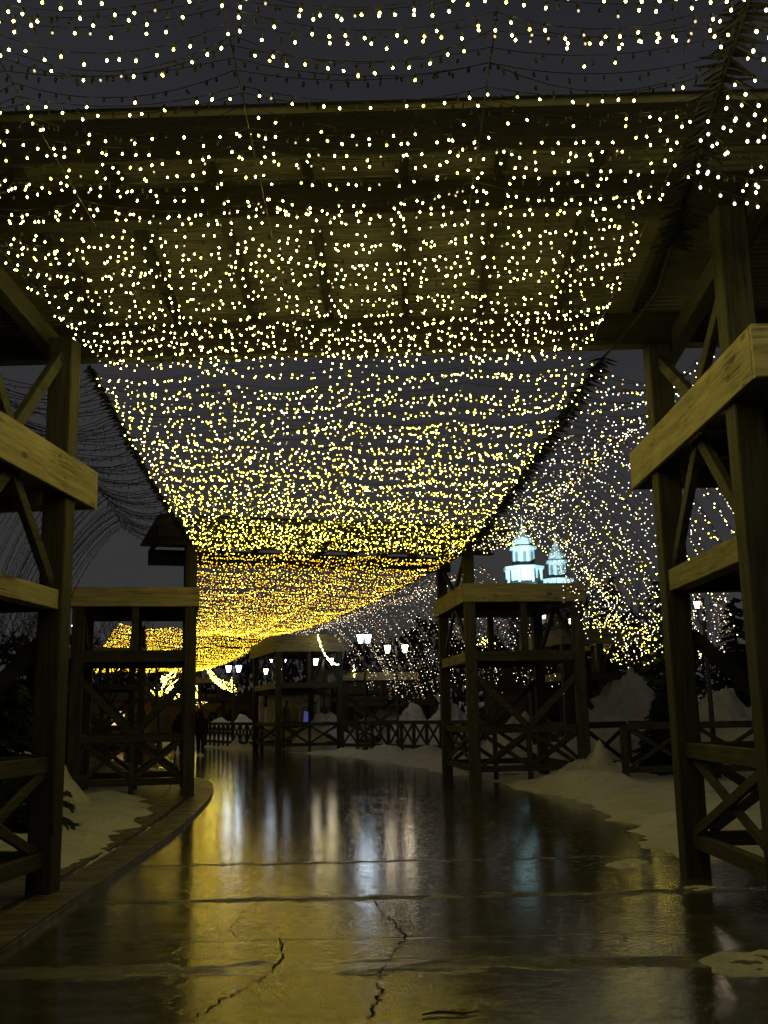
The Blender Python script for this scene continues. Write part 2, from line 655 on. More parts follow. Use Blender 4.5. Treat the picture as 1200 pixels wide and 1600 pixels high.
def in_frame(q):
    v = Vector(q) - Vector((0, 0, CAMH))
    z = v.dot(_F)
    if z < 0.5:
        return False
    x, y = 600 + FPX * v.dot(_R) / z, 800 - FPX * v.dot(_U) / z
    return 0 < x < 1200 and 0 < y < 1600


# --- net A: above the viewer, from behind the picture's top edge to the far beam of the first roof
NETGROUP = 'nets of string lights over the path'
netA = tag(empty('light_net', (0, 0, 0)), 'nearest overhead net of warm white bulbs, strung under the first roof at the top', 'light net', NETGROUP)


def supA(y):
    t = (y - 3.0) / 6.5
    xs = [-2.86, -1.95 - 0.1 * t, -0.72 - 0.1 * t, 0.60 + 0.06 * t, 1.78 + 0.30 * t]
    zs = [q + 0.017 * (y - 3.5) for q in (5.02, 4.98, 5.0, 4.98, 5.02)]
    return [(x, y, z - 0.05 * math.sin(math.pi * t)) for x, z in zip(xs, zs)]


sing = {'left': 100, 'see': in_frame}
y = 3.3
i = 0
while y < 9.95:
    sp = [(a + random.gauss(0, 0.01), b + random.gauss(0, 0.03 if y < 5.4 else 0.07), c + random.gauss(0, 0.012)) for a, b, c in supA(y)]
    if y < 4.78:
        lit = 0.9 if (i // 2) % 2 == 0 else 0.75
    elif y < 5.28:
        lit = [0.06, 0.75, 0.05, 0.03][i % 4]
    else:
        lit = 0.9 if random.random() < 0.75 else 0.35
    light_string(netA, swag(sp, 0.13 if y < 5.4 else 0.075, 8), step=0.092, lit=lit, near=True, r=0.0064, jit=0.12 if y < 5.4 else 0.3,
                 mats=(M_B_WHITE, M_B_WARM, M_B_DIM), probs=(0.78, 0.1, 0.12), singles=sing)
    y += 0.09 if i % 2 else 0.125
    i += 1
for k in range(5):
    pts = [supA(3.0 + 6.5 * t / 12)[k] for t in range(13)]
    MB().tube(pts, 0.004, 5).build('support_wire', M_CABLE, netA)
edgeA = [(1.80, 3.0, 5.05), (1.88, 4.5, 5.05), (2.05, 5.9, 5.06), (2.30, 7.5, 5.1), (2.42, 8.4, 5.1), (2.38, 9.3, 5.1), (2.30, 10.0, 5.1)]
fringe(netA, edgeA[:4], 0.032, 0.17)
MB().tube([Vector(p) for p in edgeA[3:]], 0.014, 5).build('edge_cable', M_FRINGE, netA)

# --- net A2: over the right side, beside the first net
netA2 = tag(empty('light_net'), 'short net of bright bulbs at the top right, outside the fringed cable', 'light net', NETGROUP)
sing2 = {'left': 60, 'see': in_frame}
for i in range(20):
    y = 4.2 + i * 0.105
    t = (y - 3) / 6.5
    x0 = 1.84 + 0.35 * t
    sp = [(x0, y, 5.03), (x0 + 1.0, y + 0.1, 4.98), (x0 + 2.3, y + 0.15, 4.95)]
    light_string(netA2, swag(sp, 0.2, 8), step=0.085, lit=0.85 if i % 4 else 0.4, near=True, r=0.0095,
                 mats=(M_B_COOL, M_B_WHITE), probs=(0.6, 0.4), singles=sing2)
MB().tube([(3.1, 4.1, 4.99), (3.2, 6.8, 4.99)], 0.004, 5).build('support_wire', M_CABLE, netA2)

# --- net B: the main net, first roof to second roof
netB = tag(empty('light_net'), 'wide net of yellow bulbs hung between the first and second roof over the path', 'light net', NETGROUP)
LB0, RB0 = (-2.95, 10.0, 5.08), (2.24, 10.05, 5.10)
LB1, RB1 = (-3.72, 20.0, 4.88), (1.66, 21.65, 4.93)


def netrow(L0, L1, R0, R1, t, nsup, sagl):
    a, b = lerp(L0, L1, t), lerp(R0, R1, t)
    out = []
    for k in range(nsup):
        p = lerp(a, b, k / (nsup - 1))
        p[2] -= sagl * 4 * t * (1 - t)
        out.append((p[0], p[1] + random.gauss(0, 0.10), p[2] + random.gauss(0, 0.025)))
    return out


nB = 84
for i in range(nB):
    t = (i + 0.5) / nB
    t = t + random.gauss(0, 0.002)
    sp = netrow(LB0, LB1, RB0, RB1, t, 5, 0.12)
    g = t
    light_string(netB, swag(sp, 0.075, 6), step=0.098, lit=0.95 if random.random() < 0.9 else 0.5, r=0.0081, sock=t < 0.5,
                 mats=(M_B_WHITE, M_B_WARM, M_B_GOLD, M_B_DIM), probs=(0.55 - 0.45 * g, 0.40, 0.02 + 0.45 * g * g, 0.1), jit=0.35)
for k in range(5):
    pts = []
    for q in range(13):
        t = q / 12
        p = lerp(lerp(LB0, LB1, t), lerp(RB0, RB1, t), k / 4)
        p[2] -= 0.12 * 4 * t * (1 - t) - 0.01
        pts.append(p)
    if k == 4:
        pts = [(p[0] + 0.06, p[1], p[2]) for p in pts]
        fringe(netB, pts, 0.055, 0.15)
    elif k == 0:
        pts = [(p[0] - 0.05, p[1], p[2]) for p in pts]
        fringe(netB, pts, 0.07, 0.08)
    else:
        MB().tube(pts, 0.004, 4).build('support_wire', M_CABLE, netB)

# --- net C: round the bend, second roof to third towers
netC = tag(empty('light_net'), 'golden net of bulbs round the bend, just beyond the second roof', 'light net', NETGROUP)
LC0, RC0 = (-3.74, 20.15, 4.85), (1.64, 21.85, 4.90)
LC1, RC1 = (-8.2, 41.5, 4.95), (-4.65, 43.5, 4.95)
nC = 98
for i in range(nC):
    t = (i + 0.5) / nC + random.gauss(0, 0.002)
    sp = netrow(LC0, LC1, RC0, RC1, t, 4, 0.3)
    light_string(netC, swag(sp, 0.10, 5), step=0.075, lit=0.96, r=0.0122, sock=False, cable_r=0.004,
                 mats=(M_B_WARM, M_B_GOLD, M_B_AMBER, M_B_DIM), probs=(0.08, 0.55, 0.25, 0.12), jit=0.3)
edgeC = [lerp(RC0, RC1, q / 10) for q in range(11)]
edgeC = [(p[0] + 0.06, p[1], p[2] - 0.3 * 4 * (q / 10) * (1 - q / 10)) for q, p in enumerate(edgeC)]
MB().tube(edgeC, 0.03, 5).build('edge_cable', M_FRINGE, netC)

# --- net D: the far end of the lit roof of lights
netD = tag(empty('light_net'), 'farthest dense golden net, low over the path past the third towers', 'light net', NETGROUP)
LD0, RD0 = (-10.9, 41.8, 5.4), (-4.65, 43.6, 4.93)
LD1, RD1 = (-21.5, 72.0, 4.9), (-13.6, 75.0, 4.9)
nD = 96
for i in range(nD):
    t = (i + 0.5) / nD + random.gauss(0, 0.002)
    sp = netrow(LD0, LD1, RD0, RD1, t, 4, 0.3)
    light_string(netD, swag(sp, 0.12, 5), step=0.09, lit=0.96, r=0.0175, sock=False, cable_r=0.006,
                 mats=(M_B_WARM, M_B_GOLD, M_B_AMBER), probs=(0.04, 0.64, 0.32), jit=0.3)
MB().tube([lerp(RD0, RD1, q / 4) for q in range(5)], 0.015, 5).build('edge_cable', M_FRINGE, netD)


# --- side nets: from the edge cable outwards, then falling like a curtain
def side_net(label, L0, L1, sgn, n, out1, out2, zlow, step, lit, r, mats, probs, sock, rot0, rot1, cable_r=0.0035, z1=5.2, loose=1.0):
    net = tag(empty('light_net'), label, 'light net', 'side nets hanging beside the path')
    ridge, low = [], []
    for i in range(n):
        t = (i + 0.5) / n
        p = Vector(lerp(L0, L1, t))
        a = rot0 + (rot1 - rot0) * t
        o = Vector((sgn * math.cos(a), sgn * math.sin(a), 0))
        wob = 0.35 * math.sin(t * 9.0) + 0.2 * math.sin(t * 23)
        o1 = out1 * (1 + 0.1 * math.sin(t * 7) + loose * random.gauss(0, 0.06))
        bulge = 1 + loose * random.gauss(0, 0.55)
        endk = min(1.0, (1 - t) / 0.12) if (t > 0.88 and loose > 0.5) else 1.0
        zl = zlow + 0.35 * wob + (1 - endk) * 1.0 + loose * random.uniform(-0.4, 0.35)
        o2 = out1 + (out2 - out1) * (0.65 + 0.35 * endk) + wob * 0.3 + loose * random.uniform(-0.3, 0.3)
        q1 = p + o * o1
        q1.z = z1 + random.gauss(0, 0.03)
        q2 = p + o * o2
        q2.z = zl
        poly = swag([tuple(p), tuple(q1)], 0.16, 7)[:-1]
        for k in range(9):
            s = k / 8
            c = q1.lerp(q2, s)
            c.z = q1.z + (q2.z - q1.z) * (s ** 1.25)
            c += o * (0.25 * bulge * math.sin(math.pi * s) * (out2 - out1) * 0.5)
            poly.append(np.array(c))
        light_string(net, poly, step=step, lit=lit, r=r, sock=sock, mats=mats, probs=probs, cable_r=cable_r, jit=0.25)
        ridge.append(tuple(q1 + Vector((0, 0, 0.012))))
    MB().tube(ridge, 0.006, 4).build('support_wire', M_CABLE, net)
    return net


side_net('curtain of small white bulbs falling to the right of the path, before the floodlit towers', (2.32, 10.3, 5.08), (1.72, 21.5, 4.97), 1,
         92, 1.15, 2.75, 2.6, 0.115, 0.8, 0.0088, (M_B_COOL, M_B_WARM, M_B_AMBER, M_B_DIM), (0.66, 0.14, 0.02, 0.18), False, 0.0, R(8))
side_net('dim curtain of tiny bulbs beyond the second right-hand tower', (1.25, 26.0, 5.0), (-4.0, 43.0, 4.9), 1,
         80, 1.3, 3.1, 2.25, 0.13, 0.8, 0.0105, (M_B_DIM, M_B_COOL, M_B_AMBER), (0.62, 0.33, 0.05), False, R(10), R(18))
side_net('unlit dark net of strings hanging on the left of the path', (-3.07, 10.2, 5.05), (-3.85, 19.9, 4.95), -1,
         84, 1.2, 2.5, 2.7, 0.13, 0.0, 0.012, (M_B_DIM,), (1,), True, R(-4), R(10), 0.0045, loose=0.15)


# ------------------------------------------------------------------ timber towers
def rail_panel(mb, a, b, z0=0.34, z1=1.22, nx=2):
    """X-braced railing between two ground points (local coordinates)"""
    a, b = Vector(a), Vector(b)
    d = (b - a)
    L = d.length
    u = d / L
    Z = Vector((0, 0, 1))
    mb.beam(a + Z * (z1 - 0.07), b + Z * (z1 - 0.07), 0.09, 0.14)
    mb.beam(a + Z * z0, b + Z * z0, 0.08, 0.13)
    nrm = u.cross(Z)
    for i in range(nx):
        p, q = a + u * (L * i / nx), a + u * (L * (i + 1) / nx)
        i0, i1 = p + u * 0.05, q - u * 0.05
        mb.beam(i0 + Z * (z0 + 0.07) + nrm * 0.021, i1 + Z * (z1 - 0.14) + nrm * 0.021, 0.04, 0.09)
        mb.beam(i0 + Z * (z1 - 0.14) - nrm * 0.021, i1 + Z * (z0 + 0.07) - nrm * 0.021, 0.04, 0.09)
        if i:
            mb.beam(p + Z * 0.0, p + Z * (z1 - 0.142), 0.10, 0.10, up=u)


def tower(loc, rot, sgn, L, Wd, label, H=5.0, plat=(3.85, 4.25), ext=0.5, low=(2.62, 2.85), tops=(0, 0), inner_rail=True, name='timber_tower', vbrace=True, ext0=0.0):
    """four-post tower. local origin: near post on the path side; +y along the path, sgn*x away from it"""
    t = tag(empty(name, loc, rot), label, 'timber tower', 'timber towers along the path')
    s = sgn
    pw = 0.23
    cs = {'in': (0, 0), 'fn': (0, L), 'on': (s * Wd, 0), 'of': (s * Wd, L)}
    for k, (x, yy) in cs.items():
        h = H + (tops[0] if yy == 0 else tops[1]) if x == 0 else plat[1] - 0.01
        MB().beam((x, yy, -0.05), (x, yy, h), pw, pw, up=(0, 1, 0), ch=0.012).build('post', M_POST[2], t)
    q = pw / 2
    # platform boards nailed to the outer faces of the posts
    z0, z1 = plat
    zc, hh = (z0 + z1) / 2, z1 - z0
    xo = -s * (q + 0.027)
    MB().beam((xo, -q - ext0, zc), (xo, L + ext, zc), 0.05, hh).build('fascia_board', M_BOARD[1], t)
    xe = s * (Wd + q + 0.027)
    MB().beam((xe, -q - ext0, zc), (xe, L + ext, zc), 0.05, hh).build('fascia_board', M_BOARD[1], t)
    for yy in (-q - ext0 - 0.027, L + ext + 0.027):
        MB().beam((xo - s * 0.02, yy, zc), (xe + s * 0.02, yy, zc), 0.05, hh).build('fascia_board', M_BOARD[0], t)
    dk = MB()
    dw = 0.16
    x = min(xo, xe) + 0.12
    while x < max(xo, xe) - 0.1:
        if abs(x) > q + 0.09 and abs(x - s * Wd) > q + 0.09:
            dk.beam((x, -ext0, z1 - 0.12), (x, L + ext - 0.02, z1 - 0.12), dw - 0.012, 0.045)
        x += dw
    dk.build('platform_deck', M_DARKW, t)
    for yy in (q + 0.05, L * 0.5, L - q - 0.05):
        MB().beam((xo + s * 0.03, yy, z1 - 0.22), (xe - s * 0.03, yy, z1 - 0.22), 0.09, 0.14).build('joist', M_POST[0], t)
    # lower ring
    l0, l1 = low
    lc, lh = (l0 + l1) / 2, l1 - l0
    for xx in (0.0, s * Wd):
        MB().beam((xx, q, lc), (xx, L - q, lc), 0.16, lh).build('lower_beam', M_BOARD[1], t)
    for yy in (0, L):
        MB().beam((s * q, yy, lc), (s * (Wd - q), yy, lc), 0.16, lh).build('lower_beam', M_POST[0], t)
    ld = MB()
    x = 0.16
    while x < Wd - 0.14:
        ld.beam((s * x, q + 0.0, l1 - 0.05), (s * x, L - q, l1 - 0.05), 0.15, 0.045)
        x += 0.165
    ld.build('lower_deck', M_DARKW, t)
    # top plate over the two tall posts
    if any(tops):
        MB().beam((s * 0.19, -q - 0.25, H - 0.02 + tops[0]), (s * 0.19, L + q + 0.2, H - 0.02 + tops[1]), 0.14, 0.2).build('top_beam', M_POST[1], t)
    else:
        MB().beam((0, -q - 0.25, H + 0.08), (0, L + q + 0.2, H + 0.08), 0.13, 0.16).build('top_beam', M_POST[1], t)
    # V braces above the platform, upside-down V below it, on the path side and the outer side
    for xx in (0.0, s * Wd):
        for y0, y1 in ((q, L / 2 - 0.04), (L - q, L / 2 + 0.04)):
            if xx == 0.0:
                MB().beam((xx, y0, H - 0.12), (xx, y1, z1 + 0.03), 0.07, 0.12).build('brace', M_POST[1], t)
            MB().beam((xx, y1, z0 + 0.02), (xx, y0, l1 + 0.05), 0.07, 0.12).build('brace', M_POST[1], t)
    # V braces on the side that faces the viewer and the far side
    for yy in (0.0, L):
        for x0, x1 in ((q, Wd / 2 - 0.04), (Wd - q, Wd / 2 + 0.04)) if vbrace else ():
            MB().beam((s * x0, yy, 2.25), (s * x1, yy, 1.24), 0.07, 0.13).build('brace', M_POST[0], t)
        MB().beam((s * Wd / 2, yy, l1), (s * Wd / 2, yy, z0 + 0.04), 0.14, 0.14, up=(0, 1, 0)).build('stud', M_POST[2], t)
    # railings
    sides = [((s * q, 0), (s * (Wd - q), 0), 2), ((s * Wd, q), (s * Wd, L - q), 1), ((s * q, L), (s * (Wd - q), L), 2)]
    if inner_rail:
        sides.append(((0, q), (0, L - q), 1))
    for a, b, nx in sides:
        mb = MB()
        rail_panel(mb, (a[0], a[1], 0), (b[0], b[1], 0), nx=nx)
        mb.build('railing', M_POST[0] if a[1] == b[1] else M_POST[1], t)
    return t


tower((2.83, 7.7, 0), 0.0, 1, 2.3, 2.4, 'nearest timber tower on the right, its yellow-lit board rising towards the viewer', H=5.1, plat=(3.85, 4.25), ext=0.72, ext0=0.55, low=(2.65, 2.86), tops=(0.42, 0.08))
tower((-3.25, 7.35, 0), R(-4.6), -1, 2.15, 2.4, 'nearest timber tower on the left, cut by the left edge', H=5.1, plat=(3.60, 3.98), ext=0.5, low=(2.54, 2.72), tops=(0.42, 0.08))
tower((1.82, 22.34, 0), R(7), 1, 3.3, 2.4, 'timber tower on the right in mid distance, railing of two crosses, snow at its foot', ext=0.35, H=5.15, plat=(3.88, 4.28), low=(2.6, 2.82))
tower((-3.90, 20.45, 0), R(12), -1, 2.6, 2.15, 'timber tower on the left by the curved kerb, dark net above it', ext=0.5, H=5.05, plat=(3.70, 4.08))
tower((-4.49, 42.72, 0), R(17.5), 1, 5.2, 2.6, 'far timber tower on the right beside the white kiosk', ext=0.6, H=5.4, plat=(4.12, 4.85), vbrace=False)
tower((-9.6, 40.5, 0), R(20), -1, 3.5, 2.6, 'far timber tower on the left seen through the railing of the nearer one', ext=0.5, H=4.9)
tower((4.75, 27.5, 0), R(12), 1, 2.6, 2.0, 'timber tower standing behind and right of the mid-distance right tower', ext=0.5, H=3.9, plat=(3.25, 3.65), low=(2.3, 2.5))
tower((-1.9, 46.5, 0), R(15), 1, 2.6, 3.2, 'low timber frame with a pale board far behind the kiosk', ext=0.4, H=3.3, plat=(3.0, 3.35), low=(2.1, 2.3))
tower((-13.2, 73.0, 0), R(22), 1, 4.0, 2.6, 'last timber tower at the end of the golden lights', ext=0.5, H=4.9)


# ------------------------------------------------------------------ roofs that span the path
def roof(loc, rot, x0, x1, L, label, zn=5.5, zf=5.18, over=0.7, pitchstep=0.78, fh=0.45):
    """shed roof on two beams; local origin under the near beam, +y along the path"""
    t = tag(empty('roof_canopy', loc, rot), label, 'roof', 'corrugated roofs over the path')
    MB().beam((x0, 0, zn + 0.13), (x1, 0, zn + 0.13), 0.18, 0.28).build('beam', M_ROOFW[0], t)
    MB().beam((x0, L, zf + 0.16), (x1, L, zf + 0.16), 0.18, 0.34).build('beam', M_ROOFW[0], t)
    sl = (zf + 0.33 - zn - 0.27) / L
    zr = lambda yy: zn + 0.27 + 0.075 + sl * yy
    xx = x0 + 0.1
    while xx < x1:
        MB().beam((xx, -over + 0.05, zr(-over + 0.05)), (xx, L + 0.4, zr(L + 0.4)), 0.07, 0.15).build('rafter', M_ROOFW[1], t)
        xx += pitchstep
    MB().beam((x0 - 0.1, -over, zr(-over) + 0.165 - fh / 2), (x1 + 0.1, -over, zr(-over) + 0.165 - fh / 2), 0.04, fh).build('fascia_board', M_ROOFW[0], t)
    # battens
    # corrugated sheet, waves running across the path
    y0, y1 = -over - 0.06, L + 0.5
    per = 0.085
    n = int((y1 - y0) / per * 10)
    ys = np.linspace(y0, y1, n)
    zz = zn + 0.27 + 0.16 + sl * ys + 0.02 * np.tanh(2.2 * np.sin(ys / per * 2 * math.pi))
    xs = np.linspace(x0 - 0.15, x1 + 0.15, 6)
    V = np.array([(a, b, c) for a in xs for b, c in zip(ys, zz)])
    idx = lambda i, k: i * n + k
    F = np.array([(idx(i, k), idx(i + 1, k), idx(i + 1, k + 1), idx(i, k + 1)) for i in range(5) for k in range(n - 1)])
    o = np_mesh('corrugated_sheet', V, F, M_SHEET, parent=t)
    sm = o.modifiers.new('thickness', 'SOLIDIFY')
    sm.thickness = 0.003
    return t


roof((0, 7.7, 0), R(-1.0), -6.9, 7.2, 2.3, 'nearest corrugated roof spanning the whole path at the top of the picture')
roof((-1.03, 21.4, 0), R(18.2), -3.65, 3.6, 2.6, 'second corrugated roof across the path, seen edge-on behind the lights', zn=4.95, zf=4.92, fh=0.45)


# ------------------------------------------------------------------ railings that stand alone
def fence(pts, label, nper=1.3):
    pts = [Vector(p) for p in pts]
    t = tag(empty('railing_fence', pts[0]), label, 'railing', 'cross-braced railings beside the path')
    for i in range(len(pts) - 1):
        a, b = pts[i] - pts[0], pts[i + 1] - pts[0]
        a.z = b.z = 0
        d = (b - a).normalized()
        MB().beam(a, a + Vector((0, 0, 1.2)), 0.14, 0.14, up=(0, 1, 0)).build('post', M_POST[2], t)
        if i == len(pts) - 2:
            MB().beam(b, b + Vector((0, 0, 1.2)), 0.14, 0.14, up=(0, 1, 0)).build('post', M_POST[2], t)
        L = (b - a).length
        mb = MB()
        rail_panel(mb, a + d * 0.075, b - d * 0.075, z0=0.3, z1=1.25, nx=max(1, round(L / nper)))
        mb.build('railing_panel', M_POST[0], t)


fence([(4.9, 21.84, 0), (6.3, 21.7, 0), (7.7, 21.5, 0), (9.1, 21.2, 0), (10.5, 20.9, 0)], 'dark cross-braced railing between the two right-hand towers')
fence([(4.35, 23.6, 0), (5.6, 24.6, 0), (7.0, 25.2, 0), (8.6, 25.4, 0)], 'cross-braced railing joining the right tower, behind a snow heap')
fence([(5.4, 11.9, 0), (6.9, 11.7, 0), (8.5, 11.3, 0)], 'railing behind the nearest right tower, in front of a pointed snow pile')
fence([(3.3, 34.0, 0), (1.9, 37.7, 0), (0.0, 40.7, 0), (-1.9, 43.0, 0)], 'long railing curving from the mid tower to the kiosk', 0.9)
fence([(-5.7, 47.2, 0), (-7.5, 50.5, 0), (-9.6, 55.0, 0)], 'far railing beyond the walking person', 0.9)
fence([(-5.4, 9.9, 0), (-5.7, 12.0, 0), (-6.0, 14.3, 0), (-6.2, 16.8, 0)], 'railing on the left behind the nearest left tower')

# ------------------------------------------------------------------ ground, path, kerb, snow
gm = MB()
gm.add([(-300, -60, -0.03), (300, -60, -0.03), (300, 500, -0.03), (-300, 500, -0.03)], [(0, 1, 2, 3)])
tag(gm.build('ground', M_GROUND), kind='structure')

mid = [(0.3, -8, 7.5), (0.2, 2, 7.0), (0.3, 8, 6.5), (0.2, 14, 5.6), (-0.6, 20, 4.9), (-2.1, 26, 4.6), (-4.3, 34, 4.6), (-7.2, 43, 4.8), (-11.5, 54, 5.5), (-17, 66, 7), (-26, 82, 10), (-40, 105, 16)]
pv, pf = [], []
for x, y, hw in mid:
    pv += [(x - hw, y, 0), (x + hw, y, 0)]
for i in range(len(mid) - 1):
    pf.append((2 * i, 2 * i + 1, 2 * i + 3, 2 * i + 2))
path = tag(MB().add(pv, pf).build('path', M_PATH), kind='structure')

for cr, w in ((((592, 1422), (612, 1437), (634, 1462), (622, 1480), (606, 1500)), 0.0055),
              (((436, 1464), (441, 1480), (444, 1496), (432, 1508), (418, 1522)), 0.006),
              (((396, 1536), (366, 1553), (330, 1573), (296, 1597)), 0.005),
              (((588, 1532), (596, 1552), (584, 1574), (574, 1600)), 0.006),
              (((606, 1500), (598, 1516), (590, 1532)), 0.004),
              (((420, 1521), (408, 1530), (396, 1537)), 0.004),
              (((582, 1400), (588, 1412), (592, 1423)), 0.004),
              (((381, 1421), (372, 1436), (361, 1448), (365, 1465)), 0.004)):
    P = [G(*p) for p in cr]
    fine_pts = []
    for a, b in zip(P, P[1:]):
        for k in range(8):
            c = a.lerp(b, k / 8)
            fine_pts.append(c + Vector((random.gauss(0, 0.011), random.gauss(0, 0.011), 0)))
    fine_pts.append(P[-1])
    mb = MB()
    n = len(fine_pts)
    vs = []
    for i, p in enumerate(fine_pts):
        ww = w * random.uniform(0.3, 1.3) * (0.4 + math.sin(math.pi * (i + 0.6) / (n + 0.2)))
        t = (fine_pts[min(i + 1, n - 1)] - fine_pts[max(i - 1, 0)]).normalized()
        nn = Vector((-t.y, t.x, 0))
        vs += [(p.x - nn.x * ww, p.y - nn.y * ww, 0.004), (p.x + nn.x * ww, p.y + nn.y * ww, 0.004)]
    mb.add(vs, [(2 * i, 2 * i + 1, 2 * i + 3, 2 * i + 2) for i in range(n - 1)])
    mb.build('crack', M_CRACK, path)


def smooth_curve(P, n=10):
    P = [Vector(p) for p in P]
    out = []
    for i in range(len(P) - 1):
        p0, p1, p2, p3 = P[max(i - 1, 0)], P[i], P[i + 1], P[min(i + 2, len(P) - 1)]
        for k in range(n):
            t = k / n
            out.append(0.5 * ((2 * p1) + (p2 - p0) * t + (2 * p0 - 5 * p1 + 4 * p2 - p3) * t * t + (3 * p1 - p0 - 3 * p2 + p3) * t ** 3))
    out.append(P[-1])
    return out


kerb_line = smooth_curve([(-2.5, 1.5, 0), (-2.6, 4.5, 0), (-2.62, 7.0, 0)] + [G(*p) for p in ((90, 1432), (215, 1347), (288, 1292), (330, 1246), (327, 1224))] + [(-5.3, 27.5, 0), (-7.6, 33, 0), (-12, 42, 0)])


def strip(name, line, off0, off1, z, mat, skirt=0.06):
    n = len(line)
    vs, uvs, s = [], [], 0.0
    for i, p in enumerate(line):
        t = (line[min(i + 1, n - 1)] - line[max(i - 1, 0)]).normalized()
        nn = Vector((-t.y, t.x, 0))
        if i:
            s += (p - line[i - 1]).length
        a, b = p + nn * off0, p + nn * off1
        vs += [(a.x, a.y, z - skirt), (a.x, a.y, z), (b.x, b.y, z), (b.x, b.y, z - skirt)]
        uvs += [(s, -0.05), (s, 0), (s, abs(off1 - off0)), (s, abs(off1 - off0) + 0.05)]
    fs = []
    for i in range(n - 1):
        for k in range(3):
            fs.append((4 * i + k, 4 * i + k + 4, 4 * i + k + 5, 4 * i + k + 1))
    o = MB().add(vs, fs).build(name, mat)
    uvl = o.data.uv_layers.new(name='UVMap')
    for lp in o.data.loops:
        uvl.data[lp.index].uv = uvs[lp.vertex_index]
    return tag(o, kind='structure')


strip('kerb', kerb_line, 0.0, 0.40, 0.055, M_PAVE, 0.08)
strip('pavement_edge', kerb_line, 0.47, 0.92, 0.06, M_PAVE, 0.08)
strip('pavement', kerb_line, 0.94, 4.8, 0.045, M_PAVE, 0.07)


def seg_dist(px, py, poly):
    """signed distance to a closed polygon (positive inside)"""
    d = np.full(px.shape, 1e9)
    inside = np.zeros(px.shape, bool)
    n = len(poly)
    for i in range(n):
        ax, ay = poly[i]
        bx, by = poly[(i + 1) % n]
        ex, ey = bx - ax, by - ay
        t = np.clip(((px - ax) * ex + (py - ay) * ey) / (ex * ex + ey * ey + 1e-12), 0, 1)
        d = np.minimum(d, np.hypot(px - ax - t * ex, py - ay - t * ey))
        c = ((ay > py) != (by > py)) & (px < ex * (py - ay) / (ey + 1e-12) + ax)
        inside ^= c
    return np.where(inside, d, -d)


def snow_field(name, poly, thick, edge, res, label=None, bumps=(), rough=0.5, kind='stuff', base=0.0, wob=0.35, cat=None, group=None):
    poly = [(p[0], p[1]) for p in poly]
    xs, ys = [p[0] for p in poly], [p[1] for p in poly]
    gx = np.arange(min(xs) - 0.5, max(xs) + 0.5, res)
    gy = np.arange(min(ys) - 0.5, max(ys) + 0.5, res)
    X, Y = np.meshgrid(gx, gy)
    sd = seg_dist(X, Y, poly) + wob * (fbm(X * 1.6, Y * 1.6) - 0.47) * 2
    k = np.clip(sd / edge, 0, 1)
    k = k * k * (3 - 2 * k)
    Z = k * thick * (0.55 + rough * 1.4 * (fbm(X * 0.9 + 9, Y * 0.9) - 0.2)) + k * 0.16 * rough * (fbm(X * 4, Y * 4, 5) - 0.4) + k * 0.05 * (fbm(X * 11, Y * 11, 3) - 0.4)
    for bx, by, br, bh in bumps:
        rr = np.hypot(X - bx, Y - by) / br
        w = np.clip(1 - rr, 0, 1)
        w = w * w * (3 - 2 * w)
        rid = 1 - np.abs(2 * fbm(X * 2.3 + bx, Y * 2.3, 5) - 0.95) * 1.5
        Z = Z + bh * w * (0.45 + 0.65 * rid + 0.5 * (fbm(X * 6 + by, Y * 6) - 0.45)) * k
    Z = np.maximum(Z, 0) - 0.02 + base
    ny, nx = X.shape
    V = np.stack([X.ravel(), Y.ravel(), Z.ravel()], 1)
    ok = (sd > -res * 1.2)
    f = ok[:-1, :-1] & ok[1:, :-1] & ok[:-1, 1:] & ok[1:, 1:]
    iy, ix = np.nonzero(f)
    a = iy * nx + ix
    F = np.stack([a, a + 1, a + nx + 1, a + nx], 1)
    used = np.unique(F)
    remap = np.zeros(len(V), int)
    remap[used] = np.arange(len(used))
    o = np_mesh(name, V[used], remap[F], M_SNOW)
    if kind:
        tag(o, label, None, None, kind)
    else:
        tag(o, label, cat, group)
    return o


gp = lambda *L: [G(*p) for p in L]
snow_field('snow', gp((752, 1222), (800, 1234), (880, 1250), (925, 1276), (985, 1297), (975, 1325), (1040, 1342), (1110, 1352), (1200, 1345)) +
           [(6.5, 10.5), (9.5, 12), (9.5, 24), (3.6, 24.5)] + gp((900, 1195), (830, 1205)),
           0.16, 0.9, 0.07, 'old trodden snow over the ground right of the path', bumps=[(4.15, 22.4, 0.85, 0.42), (4.5, 22.3, 0.4, 0.36), (5.0, 22.7, 0.9, 0.3), (3.5, 21.8, 0.8, 0.18), (5.4, 19.0, 0.9, 0.10), (4.0, 20.3, 1.2, 0.25), (6.4, 18.2, 1.2, 0.12), (3.3, 20.6, 0.9, 0.15)])
snow_field('snow', [(-9, 7.2), (-4.1, 8.6)] + gp((95, 1372), (160, 1345), (205, 1318), (240, 1290), (262, 1264), (215, 1248), (120, 1243)) + [(-6.6, 19.5), (-9, 20)],
           0.20, 0.6, 0.06, 'old snow on the pavement left of the kerb', bumps=[(-5.3, 16.8, 0.7, 0.16), (-5.9, 17.6, 0.9, 0.2), (-4.9, 12.5, 1.0, 0.1)], base=0.035)
snow_field('snow', gp((415, 1174), (520, 1181), (640, 1200), (690, 1213)) + [(2.6, 26), (4.2, 29), (3.6, 34.0), (0.4, 40.6), (-2.0, 43.2), (-4.0, 44.2)],
           0.20, 1.3, 0.14, 'snow ploughed along the far right side of the path', bumps=[(1.2, 34.5, 1.3, 0.3), (-0.2, 37.6, 1.2, 0.35), (-1.9, 40.2, 1.2, 0.25), (2.4, 30.5, 1.1, 0.2)], rough=0.7)
